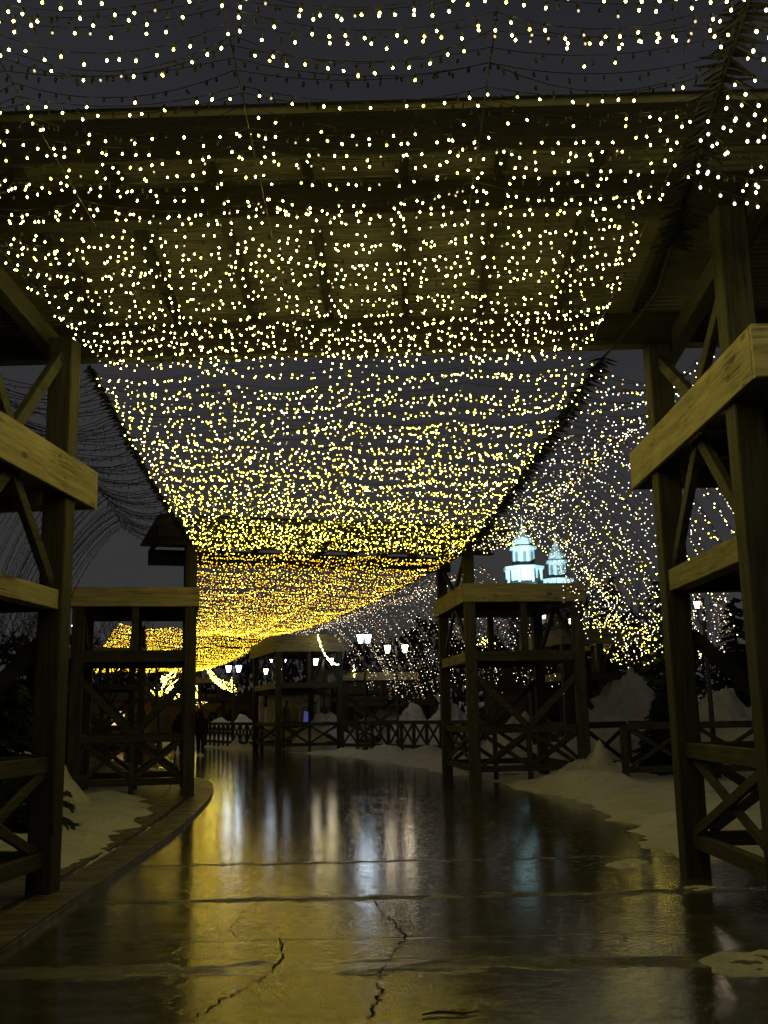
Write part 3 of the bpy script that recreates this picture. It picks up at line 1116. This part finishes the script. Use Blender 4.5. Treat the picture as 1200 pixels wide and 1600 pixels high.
snow_field('snow', [(-7.0, 48), (-9.5, 54), (-14, 62), (-10, 64), (-4.5, 50), (-4.8, 47)], 0.5, 0.9, 0.25, 'snow bank at the far bend', bumps=[(-7.2, 50.5, 1.3, 0.5)])
for poly, lab in ((((1078, 1500), (1120, 1484), (1200, 1484), (1290, 1492), (1260, 1528), (1150, 1534), (1095, 1520)), 'flat melting snow patch in the lower right corner'),
                  (((1050, 1388), (1080, 1381), (1130, 1385), (1120, 1392), (1070, 1395)), 'small snow scrap at the foot of the right post'),
                  (((935, 1352), (985, 1340), (1025, 1345), (1010, 1356), (960, 1360)), 'thin snow scrap on the wet slab left of the right tower'),
                  (((1030, 1442), (1065, 1436), (1075, 1440), (1050, 1446)), 'tiny snow scrap on the slab before the right tower')):
    snow_field('snow_patch', gp(*poly), 0.035, 0.12, 0.025, lab, kind=None, cat='snow patch', wob=0.06, rough=0.3)

pave_tag = None


def snow_pile(px, base_y, d, rad, h, label, sharp=1.25):
    c = W(px, base_y, d)
    n, m = 44, 72
    V, F = [], []
    for i in range(n + 1):
        for k in range(m):
            a = 2 * math.pi * k / m
            rr = rad * i / n
            x, y = rr * math.cos(a), rr * math.sin(a)
            w = max(0.0, 1 - (i / n))
            wob = float(fbm(np.array([x * 1.1 + px]), np.array([y * 1.1]), 5)[0])
            lump = float(fbm(np.array([x * 3.7 + px]), np.array([y * 3.7 + 3]), 5)[0]) - 0.47
            rid = 1 - abs(2 * float(fbm(np.array([x * 2.0 + px * 2]), np.array([y * 2.0 + 7]), 5)[0]) - 0.95) * 1.4
            dome = 0.75 * w ** sharp + 0.25 * (w * w * (3 - 2 * w))
            z = h * dome * (0.62 + 0.22 * rid + 0.30 * wob) + (0.42 * lump * min(1, 3 * w)) * (h / 2.2)
            V.append((x * (0.8 + 0.5 * wob), y * (0.8 + 0.5 * wob), z - 0.05))
    for i in range(n):
        for k in range(m):
            F.append((i * m + k, i * m + (k + 1) % m, (i + 1) * m + (k + 1) % m, (i + 1) * m + k))
    o = np_mesh('snow_pile', np.array(V), np.array(F), M_SNOW)
    o.location = (c.x, c.y, -0.02)
    tag(o, label, 'snow pile', 'heaps of cleared snow')


snow_pile(985, 1130, 28, 3.0, 2.7, 'tall snow heap left of the nearest right tower, under the curtain of lights', 1.1)
snow_pile(1132, 1130, 24.5, 1.9, 2.3, 'pointed snow pile seen between the two posts of the nearest right tower', 0.95)
snow_pile(820, 1120, 31, 1.9, 1.9, 'rounded snow heap behind the crossed railing of the mid right tower', 0.8)
snow_pile(705, 1120, 42, 1.9, 2.1, 'snow heap between the two posts of the mid right tower', 0.9)
snow_pile(600, 1120, 49, 2.2, 1.9, 'long low snow heap right of the kiosk', 0.6)
snow_pile(645, 1120, 47, 1.7, 2.0, 'snow heap left of the mid tower, in front of dark trees', 0.8)
snow_pile(510, 1120, 47, 1.6, 1.9, 'snow heap touching the right side of the kiosk', 0.5)
snow_pile(415, 1120, 51, 1.3, 2.2, 'round snow heap seen between the posts of the far tower', 0.55)
snow_pile(380, 1125, 56, 1.3, 1.8, 'small snow heap left of the far tower', 0.7)
snow_pile(345, 1125, 58, 1.7, 1.6, 'jagged snow heap right of the walking person', 0.6)
snow_pile(35, 1150, 17.5, 1.2, 1.5, 'snow heap at the left edge behind the nearest left tower', 0.7)

# ------------------------------------------------------------------ trees
def spruce(loc, h, rad, label, seed, dens=1.0):
    rnd = random.Random(seed)
    t = tag(empty('spruce_tree', loc), label, 'spruce', 'spruces beside the path')
    MB().tube([(0, 0, 0), (0, 0, h * 0.5), (0, 0, h * 0.97)], [h * 0.022, h * 0.014, 0.01], 7).build('trunk', M_BARK, t)
    mb = MB()
    z = h * 0.07
    while z < h * 0.98:
        k = 1 - z / h
        n = int(5 + 9 * k)
        a0 = rnd.random() * 6.28
        for i in range(n):
            a = a0 + 6.28 * i / n + rnd.gauss(0, 0.2)
            L = rad * (k ** 0.85) * rnd.uniform(0.7, 1.12) + 0.08
            d = Vector((math.cos(a), math.sin(a), 0))
            s = Vector((-d.y, d.x, 0))
            q = int(max(4, 12 * L / 1.2 * dens) + 2)
            zb = z + rnd.uniform(-0.6, 0.6) * h * 0.045
            for j in range(q):
                f = (j + 0.6) / q
                c = d * (L * f) + Vector((0, 0, zb - 0.28 * L * f * f + 0.06 * L * f))
                wdt = 0.30 * L * (1.05 - f) * rnd.uniform(0.6, 1.3) + 0.05
                for sd in (-1, 1):
                    tip = c + s * (sd * wdt) * rnd.uniform(0.7, 1.2) + d * rnd.uniform(0.06, 0.16) + Vector((0, 0, rnd.uniform(-0.10, 0.02)))
                    w = 0.03 + 0.012 * rnd.random()
                    mb.add([c - d * w, c + d * w + Vector((0, 0, 0.02)), tip], [(0, 1, 2)])
                    mb.add([c + Vector((0, 0, -w)), c + Vector((0, 0, w)), tip + Vector((0, 0, -0.02))], [(0, 1, 2)])
        z += h * 0.045 * (0.6 + 0.7 * k)
    mb.build('crown', M_NEEDLE, t)


def bare_tree(loc, h, label, seed, spread=0.55, depth=5, name='bare_tree', group='bare trees behind the towers'):
    rnd = random.Random(seed)
    t = tag(empty(name, loc), label, 'tree', group)
    trunk, crown = MB(), MB()

    def grow(p, d, L, r, lev):
        pts = [p]
        q = p
        for k in range(3):
            d2 = (d + Vector((rnd.gauss(0, 0.12), rnd.gauss(0, 0.12), rnd.gauss(0.03, 0.06)))).normalized()
            q = q + d2 * (L / 3)
            pts.append(q)
        tgt = trunk if lev == 0 else crown
        tgt.tube(pts, [r, r * 0.85, r * 0.7, r * 0.6], 6 if lev < 2 else 3, cap=False)
        if lev >= depth:
            return
        nb = 3 if lev < 3 else 2
        if lev == 0:
            nb = 5
        for i in range(nb):
            a = rnd.random() * 6.28
            ax = d.orthogonal().normalized()
            ax = Matrix.Rotation(a, 3, d) @ ax
            nd = (d + ax * rnd.uniform(spread * 0.6, spread * 1.5)).normalized()
            st = pts[-1] if (i == 0 or lev > 2) else pts[rnd.choice((2, 3))]
            grow(st, nd, L * rnd.uniform(0.6, 0.82), r * 0.58, lev + 1)

    grow(Vector((0, 0, 0)), Vector((0, 0, 1)), h * 0.30, h * 0.018, 0)
    trunk.build('trunk', M_BARK, t)
    crown.build('crown', M_BARK, t)


def gx(px, d):
    p = W(px, 1118, d)
    return (p.x, p.y, -0.03)


spruce(gx(965, 34), 5.9, 1.9, 'tall dark spruce behind the curtain of lights, left of the nearest right tower', 1)
spruce(gx(1045, 31), 5.4, 1.8, 'dark spruce hidden partly by the far post of the nearest right tower', 2)
spruce(gx(1038, 23.5), 1.9, 0.9, 'small spruce in front of the tall snow heap', 3)
spruce(gx(1160, 29), 4.6, 1.6, 'dark spruce behind the pointed snow pile', 4)
spruce(gx(1225, 26), 4.2, 1.5, 'spruce at the right edge behind the nearest right tower', 8)
spruce(gx(893, 42), 5.6, 1.9, 'spruce behind the mid-distance tower, below the floodlit towers', 5)
spruce(gx(2, 13.5), 2.2, 1.1, 'spruce with low branches at the left edge', 6)
spruce(gx(40, 24), 3.4, 1.7, 'dark spruce seen past the nearest left post', 7)
bare_tree(gx(884, 46), 9.5, 'bare tree standing before the floodlit towers', 21, 0.5)
for i, (px, d, h, lab) in enumerate((
        (345, 92, 8.0, 'bare tree far behind the bluish pair of lanterns'),
        (410, 86, 9.5, 'bare tree right behind the far tower by the kiosk'),
        (470, 80, 9.0, 'bare tree over the roof of the kiosk'),
        (530, 78, 9.5, 'bare tree behind the warm lanterns, left of the dim curtain'),
        (590, 72, 9.0, 'bare tree behind the bluish lantern right of the kiosk'),
        (650, 70, 9.5, 'bare tree behind the dim curtain of bulbs, by the mid tower'),
        (715, 66, 9.0, 'bare tree seen between the posts of the mid right tower'),
        (775, 62, 9.2, 'bare tree over the railing of the mid right tower'),
        (838, 60, 9.0, 'bare tree left of the floodlit tower'),
        (250, 60, 10.0, 'bare tree seen over the board of the mid left tower'),
        (160, 52, 9.0, 'bare tree behind the dark net on the left'),
        (60, 48, 9.0, 'bare tree behind the nearest left post'),
        (960, 62, 11.0, 'bare tree right of the floodlit towers'),
        (1060, 56, 10.0, 'bare tree behind the nearest right tower'))):
    bare_tree(gx(px, d), h, lab, 100 + i, 0.62, 5)
# hedge-like woods that close the view far behind
wb = MB()
rw = random.Random(5)
for k in range(7000):
    px = rw.uniform(-80, 1280)
    d = rw.uniform(96, 118)
    p = W(px, 1118, d)
    top = 8.2 + 1.6 * math.sin(px * 0.021) + 0.9 * math.sin(px * 0.057 + 1)
    z = top * (1 - rw.random() ** 1.6 * 1.0)
    a = rw.random() * 6.28
    s = rw.uniform(0.35, 0.9)
    c = Vector((p.x, p.y, z))
    u, v = Vector((math.cos(a), math.sin(a), rw.uniform(-.5, .5))), Vector((rw.uniform(-.3, .3), 0, 1))
    wb.add([c - u * s * 0.5, c + u * s * 0.5, c + v * s], [(0, 1, 2)])
tag(wb.build('woods', M_BARK), 'dark mass of trees closing the view', None, None, 'stuff')


# ------------------------------------------------------------------ lanterns
def lantern_post(px, py, d, label, warm, heads=(-1, 1), size=0.17, spread=0.36, flip=0):
    top = W(px, py, d)
    t = tag(empty('street_lantern', (top.x, top.y, 0), flip), label, 'street lamp', 'twin lanterns on posts')
    z = top.z
    MB().lathe([(0.10, 0), (0.10, 0.35), (0.055, 0.45), (0.045, z - 0.5), (0.03, z - 0.1), (0.03, z + 0.15)], n=10).build('pole', M_METAL, t)
    for s in heads:
        x = s * spread
        MB().tube([(0, 0, z - 0.45), (x * 0.5, 0, z - 0.42), (x, 0, z - 0.32), (x, 0, z - size)], 0.02, 6).build('arm', M_METAL, t)
        g = MB().lathe([(size * 0.52, -size), (size * 0.98, size * 0.9)], (x, 0, z), 6).build('lantern_glass', M_LAMP_W if warm else M_LAMP_B, t)
        c = MB()
        c.lathe([(size * 1.2, size * 0.92), (size * 0.55, size * 1.5), (0.03, size * 1.7), (0.01, size * 2.0)], (x, 0, z), 6)
        for k in range(6):
            an = 2 * math.pi * (k + 0.5) / 6
            e = Vector((math.cos(an), math.sin(an), 0))
            c.tube([Vector((x, 0, z - size)) + e * size * 0.53, Vector((x, 0, z + size * 0.9)) + e * size * 0.99], 0.010, 3)
        c.lathe([(size * 0.3, -size * 1.25), (size * 0.6, -size * 1.02)], (x, 0, z), 6)
        c.build('lantern_frame', M_METAL, g)


lantern_post(365, 1045, 55, 'pair of bluish lanterns low beyond the walking person', False, spread=0.27)
lantern_post(569, 998, 41, 'tall bluish lantern pair right of the kiosk', False, spread=0.15)
lantern_post(619, 1014, 45, 'warm lantern pair just right of the tall bluish pair', True, spread=0.38)
lantern_post(505, 1034, 52, 'warm lantern pair above the right end of the kiosk', True, spread=0.38)
lantern_post(426, 1049, 58, 'small warm lantern pair seen through the far tower', True, spread=0.38, size=0.15)
lantern_post(434, 1031, 54, 'white lantern pair under the board of the far tower', False, spread=0.36, size=0.13)
lantern_post(870, 968, 29, 'warm lantern pair behind the mid-distance right tower', True, spread=0.42, size=0.13)
lantern_post(1098, 945, 22, 'lit lantern seen between the posts of the nearest right tower', True, heads=(-1,), spread=0.12, size=0.075)
lantern_post(-18, 834, 14, 'white lantern at the left edge of the picture', True, heads=(1,), spread=0.02, size=0.12)

fl = tag(empty('floodlight', (W(120, 976, 26).x, 26, 0)), 'single floodlight on a thin pole over the mid left tower', 'floodlight')
zf = W(120, 976, 26).z
MB().tube([(0, 0, 0), (0, 0, zf)], 0.04, 8).build('pole', M_METAL, fl)
MB().prism([(-0.16, -0.04), (0.16, -0.14), (0.2, 0.02), (-0.1, 0.14)], (1, 0, 0), (0, 0, 1), (0, 0.12, 0), (0, 0.02, zf), 0).build('housing', M_METAL, fl)
MB().prism([(-0.14, -0.04), (0.15, -0.12), (0.17, 0.0), (-0.09, 0.10)], (1, 0, 0), (0, 0, 1), (0, 0.015, 0), (0, 0.0, zf), 0).build('lamp_face', M_LAMP_W, fl)
for px, py, d, lab in ((52, 1083, 34, 'small white globe lamp left of the mid left tower'), (243, 1076, 60, 'small globe lamp among the far golden lights')):
    p = W(px, py, d)
    g = tag(empty('globe_lamp', (p.x, p.y, 0)), lab, 'globe lamp')
    MB().tube([(0, 0, 0), (0, 0, p.z - 0.07)], 0.03, 6).build('pole', M_METAL, g)
    MB().lathe([(0.02, -0.08), (0.07, -0.05), (0.09, 0), (0.07, 0.05), (0.02, 0.08)], (0, 0, p.z), 10).build('globe', M_LAMP_W, g)

# ------------------------------------------------------------------ kiosk with bottle windows
k0 = W(462, 1118, 49.5)
kiosk = tag(empty('kiosk', (k0.x, k0.y, 0), R(4)), 'small pale kiosk with bottle-shaped openings behind the far railing', 'kiosk')
MB().beam((-1.35, 0.9, 1.25), (1.15, 0.9, 1.25), 1.7, 2.5).build('body', M_PALE, kiosk)
MB().beam((-1.6, 0.9, 2.60), (1.4, 0.9, 2.60), 2.2, 0.18).build('roof', M_DARKW, kiosk)
MB().lathe([(0.16, 0), (0.16, 2.1), (0.20, 2.15), (0.20, 2.45)], (-1.65, -0.15, 0), 12).build('column', M_PALE, kiosk)
for xx in (-0.78, -0.02, 0.92):
    MB().beam((xx, 0.03, 0.95), (xx, 0.03, 2.15), 0.16 if xx != -0.02 else 0.30, 0.05, up=(0, 1, 0)).build('dark_slot', M_GLASSD, kiosk)
bot = [(-0.10, 0), (0.10, 0), (0.20, 0.10), (0.22, 0.75), (0.18, 0.95), (0.07, 1.08), (0.06, 1.3), (-0.06, 1.3), (-0.07, 1.08), (-0.18, 0.95), (-0.22, 0.75), (-0.20, 0.10)]
MB().prism(bot, (1, 0, 0), (0, 0, 1), (0, 0.05, 0), (-0.42, 0.0, 0.9)).build('bottle_opening', M_GLASSD, kiosk)
MB().prism(bot, (1, 0, 0), (0, 0, 1), (0, 0.05, 0), (0.48, 0.0, 0.9)).build('bottle_opening', M_GLASSD, kiosk)
MB().prism([(-0.15, 0.0), (0.15, 0.0), (0.17, 0.55), (-0.10, 0.62)], (1, 0, 0), (0, 0, 1), (0, 0.03, 0), (0.50, -0.04, 1.1)).build('display', M_WINBLUE, kiosk)

# ------------------------------------------------------------------ far market stalls with lit windows, and bulbs on them
def stall(px, d, w, h, label, rz=0.0, lit=True, roofh=0.7):
    p = W(px, 1118, d)
    t = tag(empty('market_stall', (p.x, p.y, 0), rz), label, 'market stall', 'wooden stalls at the far end')
    MB().beam((-w / 2, 0, h / 2), (w / 2, 0, h / 2), 2.0, h).build('body', M_STALL, t)
    MB().prism([(-w / 2 - 0.3, 0), (w / 2 + 0.3, 0), (w / 2 - 0.2, roofh), (-w / 2 + 0.2, roofh)], (1, 0, 0), (0, 0, 1), (0, 2.6, 0), (0, -1.3, h)).build('roof', M_DARKW, t)
    n = max(1, int(w / 1.2))
    for i in range(n):
        x = -w / 2 + (i + 0.5) * w / n
        f = MB().beam((x - 0.42, -1.03, 1.55), (x + 0.42, -1.03, 1.55), 0.06, 0.95).build('window', M_STALL, t)
        if lit and i % 2 == 0:
            MB().beam((x - 0.36, -1.07, 1.55), (x + 0.36, -1.07, 1.55), 0.02, 0.78).build('pane', M_WINDOW, f)
        else:
            MB().beam((x - 0.36, -1.07, 1.55), (x + 0.36, -1.07, 1.55), 0.02, 0.78).build('pane', M_GLASSD, f)
    return t


stall(165, 62, 5.0, 2.6, 'warm lit stall seen under the brace of the mid left tower', R(20))
stall(255, 78, 4.0, 2.5, 'dark stall with a snowy front under the hanging net', R(20), False)
stall(352, 88, 6.0, 2.7, 'long low stall right of the walking person', R(18), False)
stall(312, 100, 3.6, 3.4, 'small lit stall straight behind the walking person', R(10), True)
stall(580, 58, 7.0, 2.6, 'dark shed behind the railing right of the kiosk', R(5), False, 1.3)
stall(860, 44, 5.5, 2.4, 'dark hut behind the mid-distance right tower', R(-5), False, 1.2)


def bulb_drape(px_list, d, label, n, mats, probs, r, thick, name='light_drape', seed=0):
    """bulbs wound on something: a loose band of strings through given photo points"""
    P = [W(a, b, d + c) for a, b, c in px_list]
    t = tag(empty(name, (0, 0, 0)), label, 'light drape', 'far drapes of bulbs')
    rnd = random.Random(seed)
    crv = smooth_curve(P, 8)
    for i in range(n):
        off = Vector((rnd.gauss(0, thick * 0.4), rnd.gauss(0, thick), rnd.gauss(0, thick)))
        a, b = sorted((rnd.uniform(0, 0.5), rnd.uniform(0.5, 1)))
        seg = crv[int(a * (len(crv) - 1)):int(b * (len(crv) - 1)) + 2]
        poly = [np.array(p + off + Vector((0, 0, rnd.gauss(0, thick * 0.3)))) for p in seg]
        if len(poly) > 1:
            light_string(t, poly, step=0.13, lit=0.95, r=r, sock=False, mats=mats, probs=probs, jit=0.4, cable_r=0.004)
    return t


GOLD = ((M_B_WARM, M_B_GOLD, M_B_AMBER), (0.3, 0.55, 0.15))
PALEM = ((M_B_COOL, M_B_WARM, M_B_GOLD), (0.35, 0.45, 0.2))
bulb_drape([(275, 1050, 2), (268, 1058, 1), (256, 1066, 0), (268, 1076, 0), (282, 1086, 0)], 62, 'pale yellow fan of bulbs seen between the mid left posts', 26, *PALEM, 0.024, 0.22, seed=1)
bulb_drape([(228, 1079, 0), (244, 1083, 0), (258, 1080, 0)], 66, 'orange clump of bulbs low under the yellow fan', 18, *GOLD, 0.028, 0.12, seed=2)
bulb_drape([(136, 1082, 0), (150, 1077, 0), (170, 1076, 0), (192, 1075, 0)], 66, 'thin golden row of bulbs along the eave of the lit stall', 12, *GOLD, 0.024, 0.10, seed=3)
bulb_drape([(323, 1040, 2), (330, 1054, 1), (342, 1066, 0), (356, 1073, 0), (366, 1078, 0)], 62, 'hanging tail of bulbs from the end of the golden net', 22, *PALEM, 0.018, 0.16, seed=4)
bulb_drape([(362, 1062, 0), (363, 1070, 0), (368, 1082, 0)], 62, 'knot of greenish yellow bulbs ending the hanging tail', 12, *PALEM, 0.018, 0.15, seed=5)
bulb_drape([(306, 1066, 0), (310, 1078, 0), (306, 1090, 0), (322, 1092, 0)], 84, 'square of pale bulbs over the walking person', 20, *PALEM, 0.02, 0.2, seed=6)
bulb_drape([(308, 1095, 0), (312, 1104, 0)], 70, 'short reddish icicle of bulbs above the walking person', 5, (M_B_DIM, M_B_AMBER), (0.6, 0.4), 0.02, 0.1, seed=7)
bulb_drape([(496, 990, 3), (502, 1010, 2), (512, 1028, 1), (528, 1038, 0), (545, 1036, 0), (555, 1028, 0)], 40, 'single warm string drooping past the lanterns above the kiosk', 2, (M_B_COOL, M_B_WARM), (0.6, 0.4), 0.03, 0.03, seed=8)
bulb_drape([(553, 1038, 0), (554, 1048, 0), (554, 1060, 0)], 40, 'short yellow icicle of bulbs under the drooping string', 4, *PALEM, 0.025, 0.06, seed=9)
bulb_drape([(742, 1003, 0), (752, 997, 0), (764, 998, 0), (774, 1002, 0)], 30, 'yellow cluster of bulbs inside the mid right tower', 9, *PALEM, 0.012, 0.09, seed=10)
bulb_drape([(1075, 925, 0), (1080, 950, 0), (1085, 985, 0), (1092, 1010, 0)], 23, 'white bulbs wound on the spruce between the right posts', 16, (M_B_COOL, M_B_DIM), (0.6, 0.4), 0.011, 0.22, seed=11)
bulb_drape([(1120, 925, 0), (1126, 950, 0), (1122, 985, 0), (1130, 995, 0)], 23, 'sparse dim bulbs on the spruce beside the near right post', 10, (M_B_DIM, M_B_COOL, M_B_AMBER), (0.7, 0.2, 0.1), 0.010, 0.2, seed=12)
bulb_drape([(905, 955, 0), (945, 985, 0), (985, 1005, 0), (1030, 985, 0)], 30, 'yellow and white bulbs wound low on the dark spruce', 26, *PALEM, 0.012, 0.38, seed=13)


# ------------------------------------------------------------------ floodlit towers far away
def floodlit(px, d, ztop, w, label, seed):
    p = W(px, 1118, d)
    t = tag(empty('floodlit_tower', (p.x, p.y, 0)), label, 'tower building', 'pale floodlit towers on the skyline')
    z = ztop
    MB().lathe([(w * 0.62, 0), (w * 0.62, z - 9.2)], n=8).build('shaft', M_STONE, t)
    MB().lathe([(w * 0.78, z - 9.2), (w * 0.82, z - 8.9), (w * 0.82, z - 8.5), (w * 0.6, z - 8.4)], n=8).build('cornice', M_STONE, t)
    MB().lathe([(w * 0.5, z - 8.4), (w * 0.5, z - 6.2)], n=8).build('gallery_core', M_STONE, t)
    for k in range(8):
        a = 2 * math.pi * (k + 0.5) / 8
        c = (w * 0.62 * math.cos(a), w * 0.62 * math.sin(a))
        MB().lathe([(0.26, z - 8.4), (0.2, z - 8.2), (0.2, z - 6.4), (0.28, z - 6.2)], (c[0], c[1], 0), 8).build('column', M_STONE, t)
    MB().lathe([(w * 0.72, z - 6.2), (w * 0.74, z - 5.8), (w * 0.5, z - 5.6)], n=8).build('cornice', M_STONE, t)
    MB().lathe([(w * 0.42, z - 5.6), (w * 0.40, z - 3.2), (w * 0.5, z - 3.1), (w * 0.5, z - 2.8)], n=8).build('drum', M_STONE, t)
    MB().lathe([(w * 0.42, z - 2.8), (w * 0.36, z - 1.6), (w * 0.16, z - 0.6), (0.1, z + 0.6), (0.04, z + 2.0)], n=8).build('dome', M_STONE, t)
    for k in range(8):
        a = 2 * math.pi * (k + 0.5) / 8 + math.pi / 8
        for zz, rr, hh, ww in ((z - 4.5, w * 0.405, 1.5, 0.5), (z - 11.5, w * 0.60, 1.8, 0.8)):
            c = Vector((math.cos(a), math.sin(a), 0))
            s = Vector((-c.y, c.x, 0))
            o = c * (rr * math.cos(math.pi / 8) + 0.02) + Vector((0, 0, zz))
            MB().prism([(-ww / 2, -hh / 2), (ww / 2, -hh / 2), (ww / 2, hh / 2), (0, hh / 2 + ww / 2), (-ww / 2, hh / 2)], s, (0, 0, 1), c * 0.03, o).build('arched_window', M_WINHAZE, t)
    ld = bpy.data.lights.new('floodlight_beam', 'SPOT')
    ld.energy = 110000 if w > 4 else 80000
    ld.color = (0.55, 0.93, 1.0)
    ld.spot_size = R(19)
    ld.spot_blend = 0.5
    ld.shadow_soft_size = 0.3
    lo = bpy.data.objects.new('floodlight_beam', ld)
    COL.objects.link(lo)
    lo.location = (-7.0, -30, z - 21)
    lo.rotation_euler = (Vector((0, 0, z - 3.2)) - Vector((-7.0, -30, z - 21))).to_track_quat('-Z', 'Y').to_euler()
    lo.parent = t
    return t


floodlit(829, 150, 28.0, 4.2, 'larger floodlit white-blue tower on the skyline, left of the bare tree', 1)
floodlit(882, 165, 28.0, 3.6, 'smaller floodlit tower behind the bare tree', 2)


tw = G(660, 1589)
twig = tag(MB().tube([(0, 0, 0.012), (0.09, 0.03, 0.016), (0.2, 0.01, 0.012), (0.3, 0.035, 0.014)], [0.006, 0.008, 0.006, 0.003], 5).tube([(0.17, 0.02, 0.014), (0.22, 0.07, 0.012)], 0.004, 4)
           .build('twig', M_BARK), 'thin dark twig lying on the wet path at the bottom edge', 'twig')
twig.location = (tw.x, tw.y, 0)

# ------------------------------------------------------------------ people
def person(loc, rz, h, label, stride=0.22, seed=0):
    s = h / 1.75
    t = tag(empty('person', loc, rz), label, 'person')
    J = {}
    V, E, Rr = [], [], []

    def add(p, r, par=None):
        V.append((p[0] * s, p[1] * s, p[2] * s))
        Rr.append(r * s)
        if par is not None:
            E.append((par, len(V) - 1))
        return len(V) - 1

    pel = add((0, 0, 0.96), 0.155)
    wa = add((0, 0.0, 1.12), 0.145, pel)
    ch = add((0, 0.02, 1.33), 0.165, wa)
    nk0 = add((0, 0.01, 1.46), 0.085, ch)
    nk = add((0, 0.02, 1.53), 0.058, nk0)
    hd = add((0, 0.035, 1.62), 0.085, nk)
    add((0, 0.03, 1.70), 0.07, hd)
    for sx, st in ((-1, stride), (1, -stride)):
        hp = add((sx * 0.095, 0.0, 0.88), 0.095, pel)
        kn = add((sx * 0.10, st * 0.6 + 0.03, 0.50), 0.062, hp)
        an = add((sx * 0.10, st - (0.06 if st < 0 else 0), 0.10 if st > 0 else 0.14), 0.045, kn)
        add((sx * 0.11, st + 0.13, 0.04), 0.04, an)
        sh = add((sx * 0.185, 0.0, 1.40), 0.072, ch)
        el = add((sx * 0.25, -st * 0.35 - 0.03, 1.14), 0.052, sh)
        wr = add((sx * 0.25, -st * 0.6 + 0.10, 0.92), 0.036, el)
        hb = add((sx * 0.245, -st * 0.65 + 0.13, 0.86), 0.034, wr)
        for k, (dx, ln) in enumerate(((-0.024, 0.07), (-0.008, 0.085), (0.008, 0.08), (0.024, 0.065))):
            add((sx * 0.245 + dx * 0.6, -st * 0.65 + 0.14 + dx, 0.86 - ln), 0.009, hb)
        add((sx * 0.22, -st * 0.65 + 0.17, 0.83), 0.010, hb)
    me = bpy.data.meshes.new('body')
    me.from_pydata(V, E, [])
    me.materials.append(M_COAT)
    o = bpy.data.objects.new('body', me)
    COL.objects.link(o)
    o.parent = t
    m = o.modifiers.new('skin', 'SKIN')
    m.use_smooth_shade = True
    for i, sv in enumerate(me.skin_vertices[0].data):
        sv.radius = (Rr[i], Rr[i] * (0.72 if i in (0, 1, 2) else 1.0))
        sv.use_root = (i == 0)
    sub = o.modifiers.new('sub', 'SUBSURF')
    sub.levels = sub.render_levels = 2
    # trousers, hair and a winter jacket skirt as clothing over the body
    MB().lathe([(0.07 * s, 1.745 * s), (0.098 * s, 1.69 * s), (0.104 * s, 1.63 * s), (0.088 * s, 1.575 * s)], (0, 0.02 * s, 0), 12).build('knit_hat', M_HAIR, t, True)
    jk = MB()
    jk.lathe([(0.205 * s, 0.80 * s), (0.20 * s, 0.98 * s), (0.185 * s, 1.12 * s), (0.21 * s, 1.30 * s), (0.18 * s, 1.43 * s), (0.09 * s, 1.50 * s)], (0, 0.01 * s, 0), 14)
    jk.v = [(x, yv * 0.72, z) for x, yv, z in jk.v]
    jk.build('jacket', M_COAT, t, True)
    for sx, st in ((-1, stride), (1, -stride)):
        MB().tube([(sx * 0.095 * s, 0, 0.88 * s), (sx * 0.10 * s, (st * 0.6 + 0.03) * s, 0.50 * s), (sx * 0.10 * s, st * s - (0.06 * s if st < 0 else 0), 0.12 * s)],
                  [0.112 * s, 0.083 * s, 0.068 * s], 10).build('trouser_leg', M_JEANS, t, True)
    return t


p1 = G(313, 1180)
person((p1.x, p1.y, 0), R(5), 1.80, 'person in a dark jacket and hat walking away at the end of the path', 0.2)
p2 = W(279, 1118, 47)
person((p2.x, p2.y, 0), R(20), 1.70, 'person in dark clothes half hidden behind the mid left post', 0.12)

# ------------------------------------------------------------------ sky
w = bpy.data.worlds.new('World')
SC.world = w
w.use_nodes = True
nt = w.node_tree
n = N(nt)
bg = nt.nodes['Background']
gen = n.node('ShaderNodeTexCoord').outputs['Generated']
sep = n.node('ShaderNodeSeparateXYZ')
n.link(gen, sep.inputs[0])
cl = n.noise(n.mapping(gen, (1, 1, 2.5)), 1.6, 5, 0.55)
base = n.ramp(sep.outputs[2], [(0.0, (0.042, 0.0395, 0.040)), (0.18, (0.033, 0.0325, 0.0345)), (0.5, (0.024, 0.0245, 0.028)), (1.0, (0.018, 0.0185, 0.022))])
mul = n.node('ShaderNodeMix', data_type='RGBA', blend_type='MULTIPLY')
mul.inputs[0].default_value = 1.0
n.link(base, mul.inputs[6])
n.link(n.ramp(cl, [(0.3, (0.74, 0.74, 0.75)), (0.7, (1.18, 1.17, 1.16))]), mul.inputs[7])
n.link(mul.outputs[2], bg.inputs[0])
bg.inputs[1].default_value = 0.86

# ------------------------------------------------------------------ render settings
SC.view_settings.view_transform = 'Standard'
SC.view_settings.look = 'None'
SC.view_settings.exposure = 0.2
SC.view_settings.gamma = 1.0
cy = SC.cycles
cy.use_light_tree = True
cy.max_bounces = 5
cy.diffuse_bounces = 2
cy.glossy_bounces = 3
cy.transparent_max_bounces = 4
cy.caustics_reflective = False
cy.caustics_refractive = False
cy.sample_clamp_indirect = 4.0
cy.use_denoising = True
